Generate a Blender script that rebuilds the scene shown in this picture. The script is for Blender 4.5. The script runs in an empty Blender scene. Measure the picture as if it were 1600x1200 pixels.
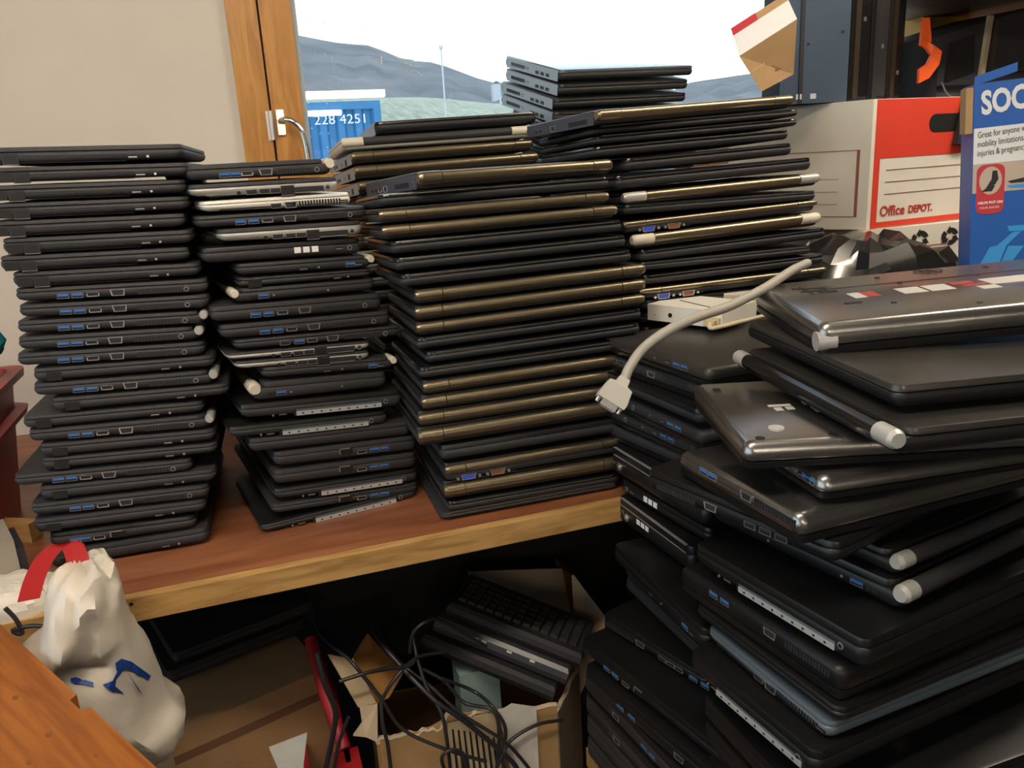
import bpy, math, random
from mathutils import Matrix, Vector
random.seed(7)
C = bpy.context.scene.collection
SC = bpy.context.scene
# ------------------------------------------------------------------ camera
F = 1260.0
Zc = Vector((-.0565, 1, -.2778)).normalized()
Xc = Vector((3955/F, .2778+.0565*3955/F, 1)).normalized()
Yc = -Zc.cross(Xc)
RW = Matrix((Xc, Yc, Zc))            # (right, up, forward) -> world
EYE = Vector((0, 0, 1.41))
cam = bpy.data.objects.new('camera', bpy.data.cameras.new('camera'))
C.objects.link(cam)
cam.data.sensor_width = 36; cam.data.lens = F/1600*36
cam.data.clip_start = .02; cam.data.clip_end = 2000
r_, u_, f_ = RW @ Vector((1, 0, 0)), RW @ Vector((0, 1, 0)), RW @ Vector((0, 0, 1))
cam.matrix_world = Matrix(((r_.x, u_.x, -f_.x, EYE.x), (r_.y, u_.y, -f_.y, EYE.y), (r_.z, u_.z, -f_.z, EYE.z), (0, 0, 0, 1)))
SC.camera = cam
# ------------------------------------------------------------------ sky and exposure
SC.view_settings.view_transform = 'Standard'; SC.view_settings.look = 'None'
SC.view_settings.exposure = 0.0; SC.view_settings.gamma = 1
wd = bpy.data.worlds.new('sky'); SC.world = wd; wd.use_nodes = True
nt = wd.node_tree; bg = nt.nodes['Background']
tc = nt.nodes.new('ShaderNodeTexCoord'); sx = nt.nodes.new('ShaderNodeSeparateXYZ'); cr = nt.nodes.new('ShaderNodeValToRGB')
nt.links.new(tc.outputs['Generated'], sx.inputs[0]); nt.links.new(sx.outputs['Z'], cr.inputs[0]); nt.links.new(cr.outputs[0], bg.inputs[0])
cr.color_ramp.elements[0].color = (.62, .74, .80, 1); cr.color_ramp.elements[0].position = 0
cr.color_ramp.elements[1].color = (.62, .86, 1.25, 1); cr.color_ramp.elements[1].position = .7
e = cr.color_ramp.elements.new(.22); e.color = (.64, .715, .74, 1)
bg.inputs[1].default_value = 3.0
LAMP = 37.0                           # radiance of the ceiling lamps
LAMPCOL = (1, .86, .68)

def ray(x, y): return RW @ Vector(((x-800)/F, (600-y)/F, 1))
def onz(x, y, z):
    d = ray(x, y); return EYE + d*((z-EYE.z)/d.z)
def ony(x, y, Y):
    d = ray(x, y); return EYE + d*(Y/d.y)
def onpl(x, y, p, n):
    d = ray(x, y); return EYE + d*((p-EYE).dot(n)/d.dot(n))

# ------------------------------------------------------------------ materials
MATS = {}
def mat(name, col, rough=.5, metal=0, spec=.5, var=0, scale=40, bump=0, coat=0, stretch=None):
    if name in MATS: return MATS[name]
    m = bpy.data.materials.new(name); m.use_nodes = True; n = m.node_tree; b = n.nodes['Principled BSDF']
    b.inputs['Base Color'].default_value = (*col, 1); b.inputs['Roughness'].default_value = rough
    b.inputs['Metallic'].default_value = metal; b.inputs['Specular IOR Level'].default_value = spec
    b.inputs['Coat Weight'].default_value = coat
    if var or bump:
        t = n.nodes.new('ShaderNodeTexCoord'); x = n.nodes.new('ShaderNodeTexNoise'); x.inputs['Scale'].default_value = scale; x.inputs['Detail'].default_value = 5
        if stretch:
            mp = n.nodes.new('ShaderNodeMapping'); mp.inputs['Scale'].default_value = stretch
            n.links.new(t.outputs['Object'], mp.inputs[0]); n.links.new(mp.outputs[0], x.inputs[0])
        else: n.links.new(t.outputs['Object'], x.inputs[0])
        if var:
            r = n.nodes.new('ShaderNodeValToRGB'); n.links.new(x.outputs[0], r.inputs[0])
            r.color_ramp.elements[0].position = .3; r.color_ramp.elements[1].position = .7
            r.color_ramp.elements[0].color = (*[c*(1-var) for c in col], 1); r.color_ramp.elements[1].color = (*[min(1, c*(1+var)) for c in col], 1)
            n.links.new(r.outputs[0], b.inputs['Base Color'])
        if bump:
            bp = n.nodes.new('ShaderNodeBump'); bp.inputs['Strength'].default_value = bump; bp.inputs['Distance'].default_value = .01
            n.links.new(x.outputs[0], bp.inputs['Height']); n.links.new(bp.outputs[0], b.inputs['Normal'])
    MATS[name] = m; return m
def emit(name, col, s):
    m = bpy.data.materials.new(name); m.use_nodes = True; n = m.node_tree; n.nodes.remove(n.nodes['Principled BSDF'])
    e = n.nodes.new('ShaderNodeEmission'); e.inputs[0].default_value = (*col, 1); e.inputs[1].default_value = s
    n.links.new(e.outputs[0], n.nodes['Material Output'].inputs[0]); return m
def wood(name, c1, c2, scale, stretch, rough=.45, knots=False):
    m = bpy.data.materials.new(name); m.use_nodes = True; n = m.node_tree; b = n.nodes['Principled BSDF']
    t = n.nodes.new('ShaderNodeTexCoord'); mp = n.nodes.new('ShaderNodeMapping'); mp.inputs['Scale'].default_value = stretch
    x = n.nodes.new('ShaderNodeTexNoise'); x.inputs['Scale'].default_value = scale; x.inputs['Detail'].default_value = 8; x.inputs['Distortion'].default_value = 1.2
    r = n.nodes.new('ShaderNodeValToRGB'); r.color_ramp.elements[0].position = .32; r.color_ramp.elements[1].position = .68
    r.color_ramp.elements[0].color = (*c1, 1); r.color_ramp.elements[1].color = (*c2, 1)
    n.links.new(t.outputs['Object'], mp.inputs[0]); n.links.new(mp.outputs[0], x.inputs[0]); n.links.new(x.outputs[0], r.inputs[0]); n.links.new(r.outputs[0], b.inputs['Base Color'])
    b.inputs['Roughness'].default_value = rough
    MATS[name] = m; return m
BLK = mat('black_plastic', (.027, .0265, .030), .60, spec=.4, var=.2, scale=300)
BLK2 = mat('charcoal_plastic', (.022, .022, .026), .58, spec=.35, var=.2, scale=300)
GLOSS = mat('gloss_black', (.008, .008, .009), .22)
LID = mat('dark_lid', (.011, .011, .0115), .38, metal=.0, var=.2, scale=200)
BARREL = mat('hinge_black', (.25, .205, .135), .31, metal=.85)
BRUSH = mat('brushed_grey', (.30, .29, .28), .27, metal=.95, var=.10, scale=60, stretch=(1, 30, 1))
GREY = mat('dark_grey_metal', (.12, .12, .125), .38, metal=.6)
SILVER = mat('silver_side', (.42, .41, .39), .4, metal=.35)
PALE = mat('pale_silver', (.62, .60, .55), .42, metal=.15)
CAP = mat('silver_cap', (.46, .45, .43), .38, metal=.3)
WARMCAP = mat('lamplit_cap', (.60, .55, .45), .45)  # pale cap plastic with warm lamplight put into its colour
BLUEM = mat('slate_side', (.10, .125, .15), .45, metal=.2)
METAL = mat('port_metal', (.7, .7, .7), .3, metal=.9)
BRIGHT = mat('bright_strip', (.72, .74, .76), .34, metal=.6)
HOLE = mat('port_cavity', (.004, .004, .004), .6)
USBB = mat('usb_blue', (.02, .16, .62), .5)
VGAB = mat('vga_blue', (.04, .08, .55), .5)
BROWN = mat('serial_brown', (.22, .07, .03), .5)
WHITE = mat('white_print', (.75, .75, .75), .6)
RUB = mat('rubber_foot', (.10, .095, .09), .6)
GLINT = mat('edge_glint', (.22, .20, .17), .3, metal=.8)
SHADEBLK = mat('shaded_black', (.0075, .0075, .009), .42, spec=.4)  # darker copies of the laptop black, the pile's shade put into the colour
SHADELID = mat('shaded_black_lid', (.008, .008, .0085), .33, spec=.4)
MARK = mat('faint_mark', (.16, .16, .17), .5)

# ------------------------------------------------------------------ mesh helpers
class MB:
    def __init__(s, pre=None): s.v = []; s.f = []; s.m = []; s.pre = pre
    def add(s, vs, fs, mi=0):
        o = len(s.v)
        s.v += [(s.pre @ Vector(v) if s.pre else Vector(v)) for v in vs]
        s.f += [[o+i for i in f] for f in fs]; s.m += [mi]*len(fs)
        return s
    def box(s, a, b, mi=0):
        x0, y0, z0 = a; x1, y1, z1 = b
        return s.add([(x0, y0, z0), (x1, y0, z0), (x1, y1, z0), (x0, y1, z0), (x0, y0, z1), (x1, y0, z1), (x1, y1, z1), (x0, y1, z1)],
                     [(0, 3, 2, 1), (4, 5, 6, 7), (0, 1, 5, 4), (1, 2, 6, 5), (2, 3, 7, 6), (3, 0, 4, 7)], mi)
    def obox(s, o, ex, ey, ez, mi=0):
        o = Vector(o); ex = Vector(ex); ey = Vector(ey); ez = Vector(ez)
        return s.add([o, o+ex, o+ex+ey, o+ey, o+ez, o+ex+ez, o+ex+ey+ez, o+ey+ez],
                     [(0, 3, 2, 1), (4, 5, 6, 7), (0, 1, 5, 4), (1, 2, 6, 5), (2, 3, 7, 6), (3, 0, 4, 7)], mi)
    def loops(s, ls, mi=0, caps=True, closed=True):
        n = len(ls[0]); vs = [p for l in ls for p in l]; fs = []
        for i in range(len(ls)-1):
            for j in range(n if closed else n-1):
                k = (j+1) % n; fs.append((i*n+j, i*n+k, (i+1)*n+k, (i+1)*n+j))
        if caps: fs.append(tuple(range(n-1, -1, -1))); fs.append(tuple((len(ls)-1)*n+j for j in range(n)))
        return s.add(vs, fs, mi)
    def prism(s, poly, axis, a, b, mi=0):
        def P(p, t): return {'x': (t, p[0], p[1]), 'y': (p[0], t, p[1]), 'z': (p[0], p[1], t)}[axis]
        return s.loops([[P(p, a) for p in poly], [P(p, b) for p in poly]], mi)
    def cyl(s, p, q, r, n=12, mi=0, r2=None):
        return s.tube([p, q], [r, r if r2 is None else r2], n, mi)
    def tube(s, pts, r, n=8, mi=0):
        pts = [Vector(p) for p in pts]; ls = []; up = None
        for i, p in enumerate(pts):
            d = (pts[min(i+1, len(pts)-1)]-pts[max(i-1, 0)]).normalized()
            if up is None: up = Vector((0, 0, 1)) if abs(d.z) < .9 else Vector((1, 0, 0))
            a = d.cross(up).normalized(); b = a.cross(d).normalized(); up = b
            rr = r[i] if isinstance(r, (list, tuple)) else r
            ls.append([p+a*rr*math.cos(t*2*math.pi/n)+b*rr*math.sin(t*2*math.pi/n) for t in range(n)])
        return s.loops(ls, mi)
    def quad(s, a, b, c, d, mi=0): return s.add([a, b, c, d], [(0, 1, 2, 3)], mi)
    def build(s, name, mats, parent=None, smooth=False, fix=True):
        me = bpy.data.meshes.new(name); me.from_pydata([tuple(v) for v in s.v], [], s.f)
        for m in (mats if isinstance(mats, (list, tuple)) else [mats]): me.materials.append(m)
        for p, i in zip(me.polygons, s.m): p.material_index = i
        if fix:
            import bmesh
            b = bmesh.new(); b.from_mesh(me); bmesh.ops.recalc_face_normals(b, faces=b.faces); b.to_mesh(me); b.free()
        if smooth:
            for p in me.polygons: p.use_smooth = True
            me.set_sharp_from_angle(angle=math.radians(smooth if smooth > 1 else 40))
        o = bpy.data.objects.new(name, me); C.objects.link(o)
        if parent: o.parent = parent
        return o
def tag(o, label, cat, group=None):
    o['label'] = label; o['category'] = cat
    if group: o['group'] = group
    return o
def thing(name, label, cat, M=None, group=None):
    o = bpy.data.objects.new(name, None); C.objects.link(o); o.empty_display_size = .02
    if M is not None: o.matrix_world = M
    return tag(o, label, cat, group)
def struct(o): o['kind'] = 'structure'; return o
def smoothpts(pts, k=6):
    P = [Vector(p) for p in pts]; out = []
    for i in range(len(P)-1):
        a = P[max(i-1, 0)]; b = P[i]; c = P[i+1]; d = P[min(i+2, len(P)-1)]
        for j in range(k):
            t = j/k; out.append(.5*((2*b)+(c-a)*t+(2*a-5*b+4*c-d)*t*t+(3*b-a-3*c+d)*t**3))
    return out+[P[-1]]
def frame(o, ex, n):                    # matrix: x along ex, -y outward along n, z up
    ex = Vector(ex).normalized(); y = -Vector(n).normalized(); z = ex.cross(y).normalized(); y = z.cross(ex)
    return Matrix(((ex.x, y.x, z.x, o[0]), (ex.y, y.y, z.y, o[1]), (ex.z, y.z, z.z, o[2]), (0, 0, 0, 1)))
def text(body, size, M, m, parent, name='printed_text', ext=.0003, bold=0, sx=1, align='LEFT', shear=0):
    cu = bpy.data.curves.new(name, 'FONT'); cu.body = body; cu.size = size; cu.extrude = ext; cu.offset = bold; cu.align_x = align; cu.shear = shear
    cu.resolution_u = 3
    tmp = bpy.data.objects.new('tmp', cu); C.objects.link(tmp); bpy.context.view_layer.update()
    me = bpy.data.meshes.new_from_object(tmp.evaluated_get(bpy.context.evaluated_depsgraph_get())); bpy.data.objects.remove(tmp)
    me.materials.clear(); me.materials.append(m); o = bpy.data.objects.new(name, me); C.objects.link(o); o.parent = parent
    o.matrix_local = M @ Matrix.Diagonal((sx, 1, 1, 1)); return o
def upright(x, y, z):                   # text lying in a face frame (x right, z up, facing -y)
    return Matrix.Translation((x, y, z)) @ Matrix.Rotation(math.pi/2, 4, 'X')

# ------------------------------------------------------------------ laptops
def plan(W, D, r, inset):
    a, b = W/2-inset, D/2-inset; r = max(r-inset, .001); pts = []
    for cx, cy, t0 in ((a-r, b-r, 0), (-a+r, b-r, 90), (-a+r, -b+r, 180), (a-r, -b+r, 270)):
        for k in range(5):
            t = math.radians(t0+k*22.5); pts.append((cx+r*math.cos(t), cy+r*math.sin(t)))
    return pts
def slab(mb, W, D, r, levels, tf=0, tb=0, tfl=.07):
    ls = []
    for ins, z, w in levels:            # w: how much the level follows the front/back taper
        l = []
        for x, y in plan(W, D, r, ins):
            t = max(0, (-D/2+tfl-y)/tfl); t2 = max(0, (y-D/2+.05)/.05)
            l.append((x, y, z+w*(tf*t*t+tb*t2*t2)))
        ls.append(l)
    return mb.loops(ls)
def port(kind, root, G, o, t, n, u=(0, 0, 1)):
    """one port: o face point, t along the face, n outward, in the laptop's own frame"""
    o = Vector(o); t = Vector(t); n = Vector(n); u = Vector(u)
    def bx(mb, s0, s1, z0, z1, d0, d1, mi): mb.obox(o+t*s0+u*z0+n*d0, t*(s1-s0), n*(d1-d0), u*(z1-z0), mi)
    mb = MB(G)
    def ring(w, h, th, mi, d=.0006):
        bx(mb, -w/2, w/2, h/2-th, h/2, -.001, d, mi); bx(mb, -w/2, w/2, -h/2, -h/2+th, -.001, d, mi)
        bx(mb, -w/2, -w/2+th, -h/2, h/2, -.001, d, mi); bx(mb, w/2-th, w/2, -h/2, h/2, -.001, d, mi)
    if kind in ('usb', 'usbk'):
        bx(mb, -.0068, .0068, -.003, .003, -.001, .0002, 1); bx(mb, -.006, .006, -.0002, .0022, -.001, .0005, 2); ring(.0142, .0066, .0006, 0, .0004)
        return mb.build('usb_port', [MARK, HOLE, USBB if kind == 'usb' else BLK2], root)
    if kind == 'hdmi':
        bx(mb, -.007, .007, -.0026, .0026, -.001, .0002, 1); bx(mb, -.0065, .0065, -.0032, -.0020, -.001, .0006, 0)
        bx(mb, -.0075, -.0062, -.0028, .0010, -.001, .0006, 0); bx(mb, .0062, .0075, -.0028, .0010, -.001, .0006, 0); bx(mb, -.0075, .0075, .0022, .003, -.001, .0005, 2)
        return mb.build('hdmi_port', [METAL, HOLE, MARK], root)
    if kind in ('vga', 'vgab', 'serial'):
        w = .0092 if kind == 'vga' else .012
        P = lambda k, d: [o+t*(sx*k)+u*(sz*k)+n*d for sx, sz in ((-w, .0042), (w, .0042), (w*.82, -.0042), (-w*.82, -.0042))]
        mb.loops([P(1, -.001), P(1, .0009), P(.82, .0009), P(.82, .0002)], 0, caps=False); mb.add(P(.82, .0003), [(0, 1, 2, 3)], 1)
        if kind != 'vga':
            for s in (-.0165, .0165): mb.cyl(o+t*s, o+t*s+n*.003, .0024, 8, 0)
        return mb.build('serial_port' if kind == 'serial' else 'vga_port', [METAL, {'vga': BLK2, 'vgab': VGAB, 'serial': BROWN}[kind]], root)
    if kind == 'vgac':                   # bright corner bracket of a VGA socket
        bx(mb, -.01, .01, -.0045, .0045, -.001, .0003, 1); bx(mb, -.0105, .006, .0042, .0054, -.001, .0009, 0); bx(mb, -.0105, -.0092, -.003, .0054, -.001, .0009, 0)
        return mb.build('vga_port', [METAL, HOLE], root)
    if kind == 'vent':
        bx(mb, -.028, .028, -.0033, .0033, -.001, .0001, 0)
        for k in range(15): bx(mb, -.028+k*.004, -.0264+k*.004, -.0033, .0033, -.001, .0004, 1)
        return mb.build('vent', [HOLE, BLK], root)
    if kind == 'ventl':                  # light body with dark vertical slots
        for k in range(17): bx(mb, -.034+k*.004, -.0315+k*.004, -.004, .004, -.001, .0003, 0)
        return mb.build('vent', [HOLE], root)
    if kind == 'jack':
        mb.cyl(o-n*.001, o+n*.0006, .0036, 12, 0); mb.cyl(o, o+n*.0009, .0022, 10, 1)
        return mb.build('power_jack', [MARK, HOLE], root)
    if kind == 'audio':
        mb.cyl(o-n*.001, o+n*.0005, .0026, 10, 0); return mb.build('audio_jack', [HOLE], root)
    if kind == 'slot':
        bx(mb, -.06, .06, .0028, .0034, -.001, .0003, 0); bx(mb, -.06, .06, -.0052, -.0047, -.001, .0003, 0); bx(mb, -.0602, -.0596, -.0052, .0034, -.001, .0003, 0)
        bx(mb, .03, .038, -.001, .0004, -.001, .0004, 0)
        return mb.build('disc_drive_slot', [HOLE, MARK], root)
    if kind == 'card':
        bx(mb, -.035, .035, -.0008, .0008, -.001, .0003, 0); return mb.build('card_slot', [HOLE], root)
    if kind == 'led':
        bx(mb, -.005, .005, -.0012, -.0002, -.001, .0005, 1); bx(mb, -.006, .006, -.0026, .0016, -.001, .0002, 0)
        return mb.build('card_reader', [HOLE, METAL], root)
    if kind == 'dot':
        mb.cyl(o-n*.001, o+n*.0007, .0016, 8, 0); return mb.build('indicator_light', [METAL], root)
    if kind == 'rj45':
        bx(mb, -.009, .009, -.0066, .0062, -.001, .0003, 0); bx(mb, -.007, .007, -.0066, .0035, -.001, .0005, 1); bx(mb, -.009, .009, -.0072, -.0064, -.001, .0008, 2)
        return mb.build('network_port', [BLK2, HOLE, MARK], root)
    if kind == 'block':
        bx(mb, -.009, .009, -.0055, .0055, -.001, .0003, 0); return mb.build('network_port', [HOLE], root)
    if kind == 'dvi':
        bx(mb, -.021, .021, -.004, .004, -.001, .0003, 1); bx(mb, -.019, .019, -.0042, -.003, -.001, .0008, 0); return mb.build('dock_port', [METAL, BLK2], root)
    if kind == 'strip':                  # empty drive bay with a perforated metal rail
        bx(mb, -.068, .068, -.0048, .0046, -.0012, .0001, 1); bx(mb, -.064, .064, -.0050, .0012, -.001, .0016, 0); bx(mb, -.064, .064, .0016, .0040, -.001, .0006, 3)
        for k in range(9): bx(mb, -.056+k*.0135, -.0535+k*.0135, -.0030, -.0008, .001, .0019, 1)
        return mb.build('drive_bay', [BRIGHT, HOLE, BLK, BLUEM], root)
    if kind == 'squares':
        for k in range(3): bx(mb, -.016+k*.0122, -.0068+k*.0122, -.004, .004, -.001, .0003, 0)
        return mb.build('sticker_squares', [WHITE], root)
    if kind == 'capr':
        mb.cyl(o-n*.001, o+n*.0035, .0062, 12, 0); mb.cyl(o+n*.003, o+n*.0042, .0025, 8, 1)
        return mb.build('hinge_cap', [CAP, MARK], root)
# ports per style: (kind, distance from the hinge end along the face, height fraction)
SIDE = {
 'A': [('rj45', .040, .42), ('block', .018, .42), ('slot', .118, .42), ('led', .196, .42), ('dot', .216, .40)],
 'A2': [('block', .03, .42), ('led', .19, .40), ('dot', .212, .40)],
 'B': [('jack', .030, .45), ('vent', .066, .45), ('vga', .126, .48), ('hdmi', .160, .46), ('usb', .181, .44), ('usb', .200, .44)],
 'B1': [('jack', .030, .45), ('vent', .066, .45), ('vga', .116, .48), ('hdmi', .148, .46), ('usb', .168, .44), ('usbk', .19, .44)],
 'C': [('vgac', .122, .5), ('hdmi', .088, .45), ('usb', .064, .45), ('usb', .046, .45)],
 'S': [('jack', .022, .40), ('dvi', .058, .34), ('rj45', .096, .38), ('usbk', .118, .40), ('usbk', .137, .40), ('usbk', .160, .40), ('audio', .182, .38)],
 'S2': [('led', .016, .45), ('ventl', .064, .45), ('vga', .112, .42), ('usbk', .138, .42), ('card', .188, .40)],
 'D': [('jack', .030, .5), ('strip', .108, .40), ('led', .2, .38), ('dot', .215, .34)],
 'V': [('vgac', .137, .62), ('hdmi', .108, .48), ('usb', .085, .5), ('usb', .066, .5)],
 'X': [('squares', .098, .62), ('jack', .022, .55), ('led', .04, .55)],
 'K': [('led', .14, .4), ('dot', .11, .42), ('usb', .046, .45), ('led', .03, .42)],
 'K2': [('usb', .052, .45), ('audio', .038, .45), ('audio', .03, .45), ('dot', .07, .45), ('dot', .17, .5)],
 'R': [('vga', .10, .46), ('usb', .175, .45), ('usb', .195, .45), ('vent', .045, .46)],
 'R3': [('usb', .052, .5), ('usb', .07, .5), ('led', .09, .5), ('jack', .165, .5), ('dot', .12, .5)],
 'E': [('vent', .05, .42), ('vga', .105, .5), ('usbk', .16, .42), ('usbk', .18, .42), ('usbk', .2, .42)],
 'N': [],
}
VIEW = {'front': 0, 'left': 90, 'back': 180, 'right': -90}
def laptop(M, face, depth, T, style, label, group, view=None, flip=False, cap=None, body=None, lidm=None, side=None, near=None, feet=False, barrelm=None, extra=None, name='laptop', tf=None, tb=None, capl=None):
    """face = length of the side turned to the viewer, depth = the other side; M: base centre of that side, x along it, y inward"""
    lat = view in ('left', 'right')
    W, D = (depth, face) if lat else (face, depth)
    root = thing(name, label, 'laptop', M, group)
    G = Matrix.Translation((0, depth/2, 0)) @ Matrix.Rotation(math.radians(VIEW[view]), 4, 'Z')
    if flip: G = Matrix.Translation((0, depth/2, T)) @ Matrix.Rotation(math.pi, 4, 'Y') @ Matrix.Translation((0, -depth/2, 0)) @ G
    body = body or BLK; lidm = lidm or LID
    silver = style in ('S', 'S2')
    Tb = T*.70; tfv = tf if tf is not None else (T*.42 if silver or style == 'D' else T*.28); tbv = T*.16 if tb is None else tb
    hinged = view == 'back' or cap
    if style in ('A', 'A2', 'B', 'B1', 'K', 'K2', 'N', 'V') and lidm is LID and lat: lidm = body if body is BLK or body is BLK2 else lidm
    r = T*.22 if style == 'P' else min(.0105, T*(.33 if view == 'back' else .30))
    mb = MB(G)
    c = .0075 if body is BRUSH else min(.004, T*.18)
    slab(mb, W, D, .011, [(.007, 0, 1), (.0022, c*.35, 1), (0, c*1.4, 1), (0, Tb-.0016, .12), (.0016, Tb, .12)], tfv, tbv)
    bs = mb.build('base', body, root, smooth=50)
    lo = -r*.7 if hinged else 0
    mb = MB(G @ Matrix.Translation((0, lo, 0)))
    slab(mb, W-.001, D-.001-(r*1.4 if hinged else 0), .011, [(.0016, Tb+.0008, 0), (0, Tb+.0016, 0), (.0003, T-c*.7, 0), (.0012, T-.0006, 0), (.0035, T, 0)])
    mb.build('lid', lidm, root, smooth=24)
    if view == 'back' or cap:
        bm_ = barrelm or BARREL; z = T*.98-r; y = D/2-r*.35; xc = W/2-(capl or W*.105)
        mb = MB(G); mb.cyl((-xc+.001, y, z), (xc-.001, y, z), r, 16); hb = mb.build('hinge_barrel', bm_, root, smooth=50)
        for s in (-1, 1):
            mb = MB(G); mb.cyl((s*xc, y, z), (s*(W/2-.004), y, z), r*1.06, 16); mb.cyl((s*(W/2-.004), y, z), (s*(W/2+.0006), y, z), r*1.06, 16, 0, r*.8)
            mb.build('hinge_cap', {None: BARREL, 'silver': CAP, 'cream': WARMCAP}[cap], hb, smooth=50)
    def ports(lst, sd):
        if sd == 'left': mk = lambda s, z: ((-W/2, D/2-s, z), (0, -1, 0), (-1, 0, 0))
        elif sd == 'right': mk = lambda s, z: ((W/2, D/2-s, z), (0, 1, 0), (1, 0, 0))
        elif sd == 'back': mk = lambda s, z: ((W/2-s, D/2, z), (-1, 0, 0), (0, 1, 0))
        else: mk = lambda s, z: ((-W/2+s, -D/2, z), (1, 0, 0), (0, -1, 0))
        for k, s, hz in lst: port(k, bs, G, *mk(s, Tb*hz/.7*.9), u=(0, 0, -1) if flip else (0, 0, 1))
    ln = (D if lat else W); k = ln/.264 if lat else 1
    if style in SIDE: ports([(a, s*k, h) for a, s, h in SIDE[style]], side or view)
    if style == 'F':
        mb = MB(G); z = Tb+.0035; mb.box((-W/2+.014, -D/2-.0003, z), (W/2-.014, -D/2+.003, z+.0011)); mb.build('edge_trim_glint', GLINT, root)  # thin pale strip painting the reflection along the lid edge
    if near: ports(near[1], near[0])
    if extra: extra(root, G, W, D, T)
    if feet:
        for sx in (-1, 1):
            for sy in (-1, 1):
                mb = MB(G); mb.cyl((sx*(W/2-.035), sy*(D/2-.03), .001), (sx*(W/2-.035), sy*(D/2-.03), -.0025), .008, 12); mb.build('foot', RUB, root, smooth=40)
    return root

ORD = 'topmost second third fourth fifth sixth seventh eighth ninth tenth eleventh twelfth thirteenth fourteenth fifteenth sixteenth seventeenth eighteenth nineteenth twentieth twenty-first twenty-second twenty-third twenty-fourth twenty-fifth twenty-sixth twenty-seventh twenty-eighth twenty-ninth thirtieth'.split()
DESC = {'A': 'black laptop, disc slot outward', 'A2': 'black laptop, disc slot outward', 'B': 'black laptop, blue USB sockets outward', 'B1': 'black laptop, blue USB socket outward', 'C': 'black laptop, tapered front outward',
        'S': 'slim silver-sided laptop', 'S2': 'pale silver-sided laptop', 'D': 'black laptop, empty drive bay', 'V': 'black laptop, bright socket corner', 'X': 'thick laptop with three white squares',
        'K': 'black laptop, pale corner cap', 'K2': 'black laptop, pale corner cap', 'H': 'black laptop, barrel hinge outward', 'F': 'black laptop, thin front edge outward', 'P': 'black laptop, screwed sockets behind',
        'E': 'slate-sided laptop', 'N': 'plain black laptop', 'R': 'black laptop, USB sockets outward', 'R3': 'black laptop, blue sockets outward', 'G': 'silver laptop with cream ends'}
def lab(style, i, where): return f"{DESC[style]}, {ORD[i]} {'of' if i == 0 else 'from top of'} {where}"

SHELF = .90
def stack(where, group, P0, yaw, dep, items, tilt=lambda z: 0, zoff=0, ttop=.024, zbase=SHELF, fill=False, topz=0):
    yw = math.radians(yaw); ex = Vector((math.cos(yw), math.sin(yw), 0)); n = Vector((math.sin(yw), -math.cos(yw), 0))
    Q = []
    for it in items:
        st, xl, yl, xr, yr = it[:5]; op = dict(it[5]) if len(it) > 5 else {}
        A = onpl(xl, yl, P0, n); B = onpl(xr, yr, P0, n)
        Q.append([st, A, B, op])
    zs = [(q[1].z+q[2].z)/2+zoff for q in Q]
    if fill:
        gap = (zs[0]-zs[-1])/(len(zs)-1)
        cnt = max(0, round((zs[-1]-zbase)/gap-.5)); g2 = (zs[-1]-zbase)/(cnt+.5)
        for k in range(cnt):
            q = Q[len(zs)-1-k if k else -1] if False else Q[-1]
            dz = zs[-1]-g2; o = Vector((random.uniform(-.01, .01), 0, 0))
            Q.append(['N', q[1]+o, q[2]+o, {'view': 'front'}]); zs.append(dz)
    b = [zs[0]+ttop/2]+[(zs[i]+zs[i+1])/2 for i in range(len(zs)-1)]+[zbase]
    RL = [max(-.09, min(.09, (q[2].z-q[1].z)/(q[2]-q[1]).dot(ex))) for q in Q]
    for i, (st, A, B, op) in enumerate(Q):
        zt, zb = b[i], b[i+1]; T = (zt-zb)*.955
        T = max(.013, min(.04, T))
        w = (B-A).dot(ex); roll = (B.z-A.z)/w; nb = RL[max(0, i-2):i+3]; roll = .15*RL[i]+.85*sum(nb)/len(nb)
        if i == len(Q)-1: roll = 0
        if fill and st == 'N': roll = 0
        mid = (A+B)/2; mid.z = zb+op.get('dz', 0)
        th = tilt((zb-zbase))
        ro = math.radians(op.get('yaw', 0))
        e2 = (ex*math.cos(ro)+Vector((-ex.y, ex.x, 0))*math.sin(ro)); nn = Vector((e2.y, -e2.x, 0))
        M = frame(mid, e2+Vector((0, 0, roll)), nn) @ Matrix.Translation((0, op.get('dy', 0), 0)) @ Matrix.Rotation(math.radians(th), 4, 'X')
        o2 = {k: v for k, v in op.items() if k not in ('dz', 'yaw', 'dy', 'dep')}
        kw = dict(view={'A': 'left', 'A2': 'left', 'C': 'left', 'B': 'right', 'B1': 'right', 'S': 'right', 'S2': 'right', 'D': 'right', 'V': 'right', 'X': 'right', 'K': 'right', 'K2': 'left',
                        'H': 'back', 'P': 'back', 'F': 'front', 'E': 'left', 'N': 'front', 'G': 'back'}[st])
        if st in ('S', 'S2'): kw.update(body=SILVER if st == 'S' else PALE, lidm=BLK if st == 'S' else PALE)
        if st == 'E': kw.update(body=BLUEM, lidm=BLK)
        if st == 'F': kw.update(body=BLK, lidm=GLOSS)
        if st == 'P': kw.update(near=('back', [('vgab', w*.12, .27), ('serial', w*.12+.045, .27), ('audio', w*.12+.07, .27)]))
        kw.update(o2)
        if 'lw' in kw: w = kw.pop('lw')
        laptop(M, w, op.get('dep', dep), T, st, lab(st, i, where), group, **kw)

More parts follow.
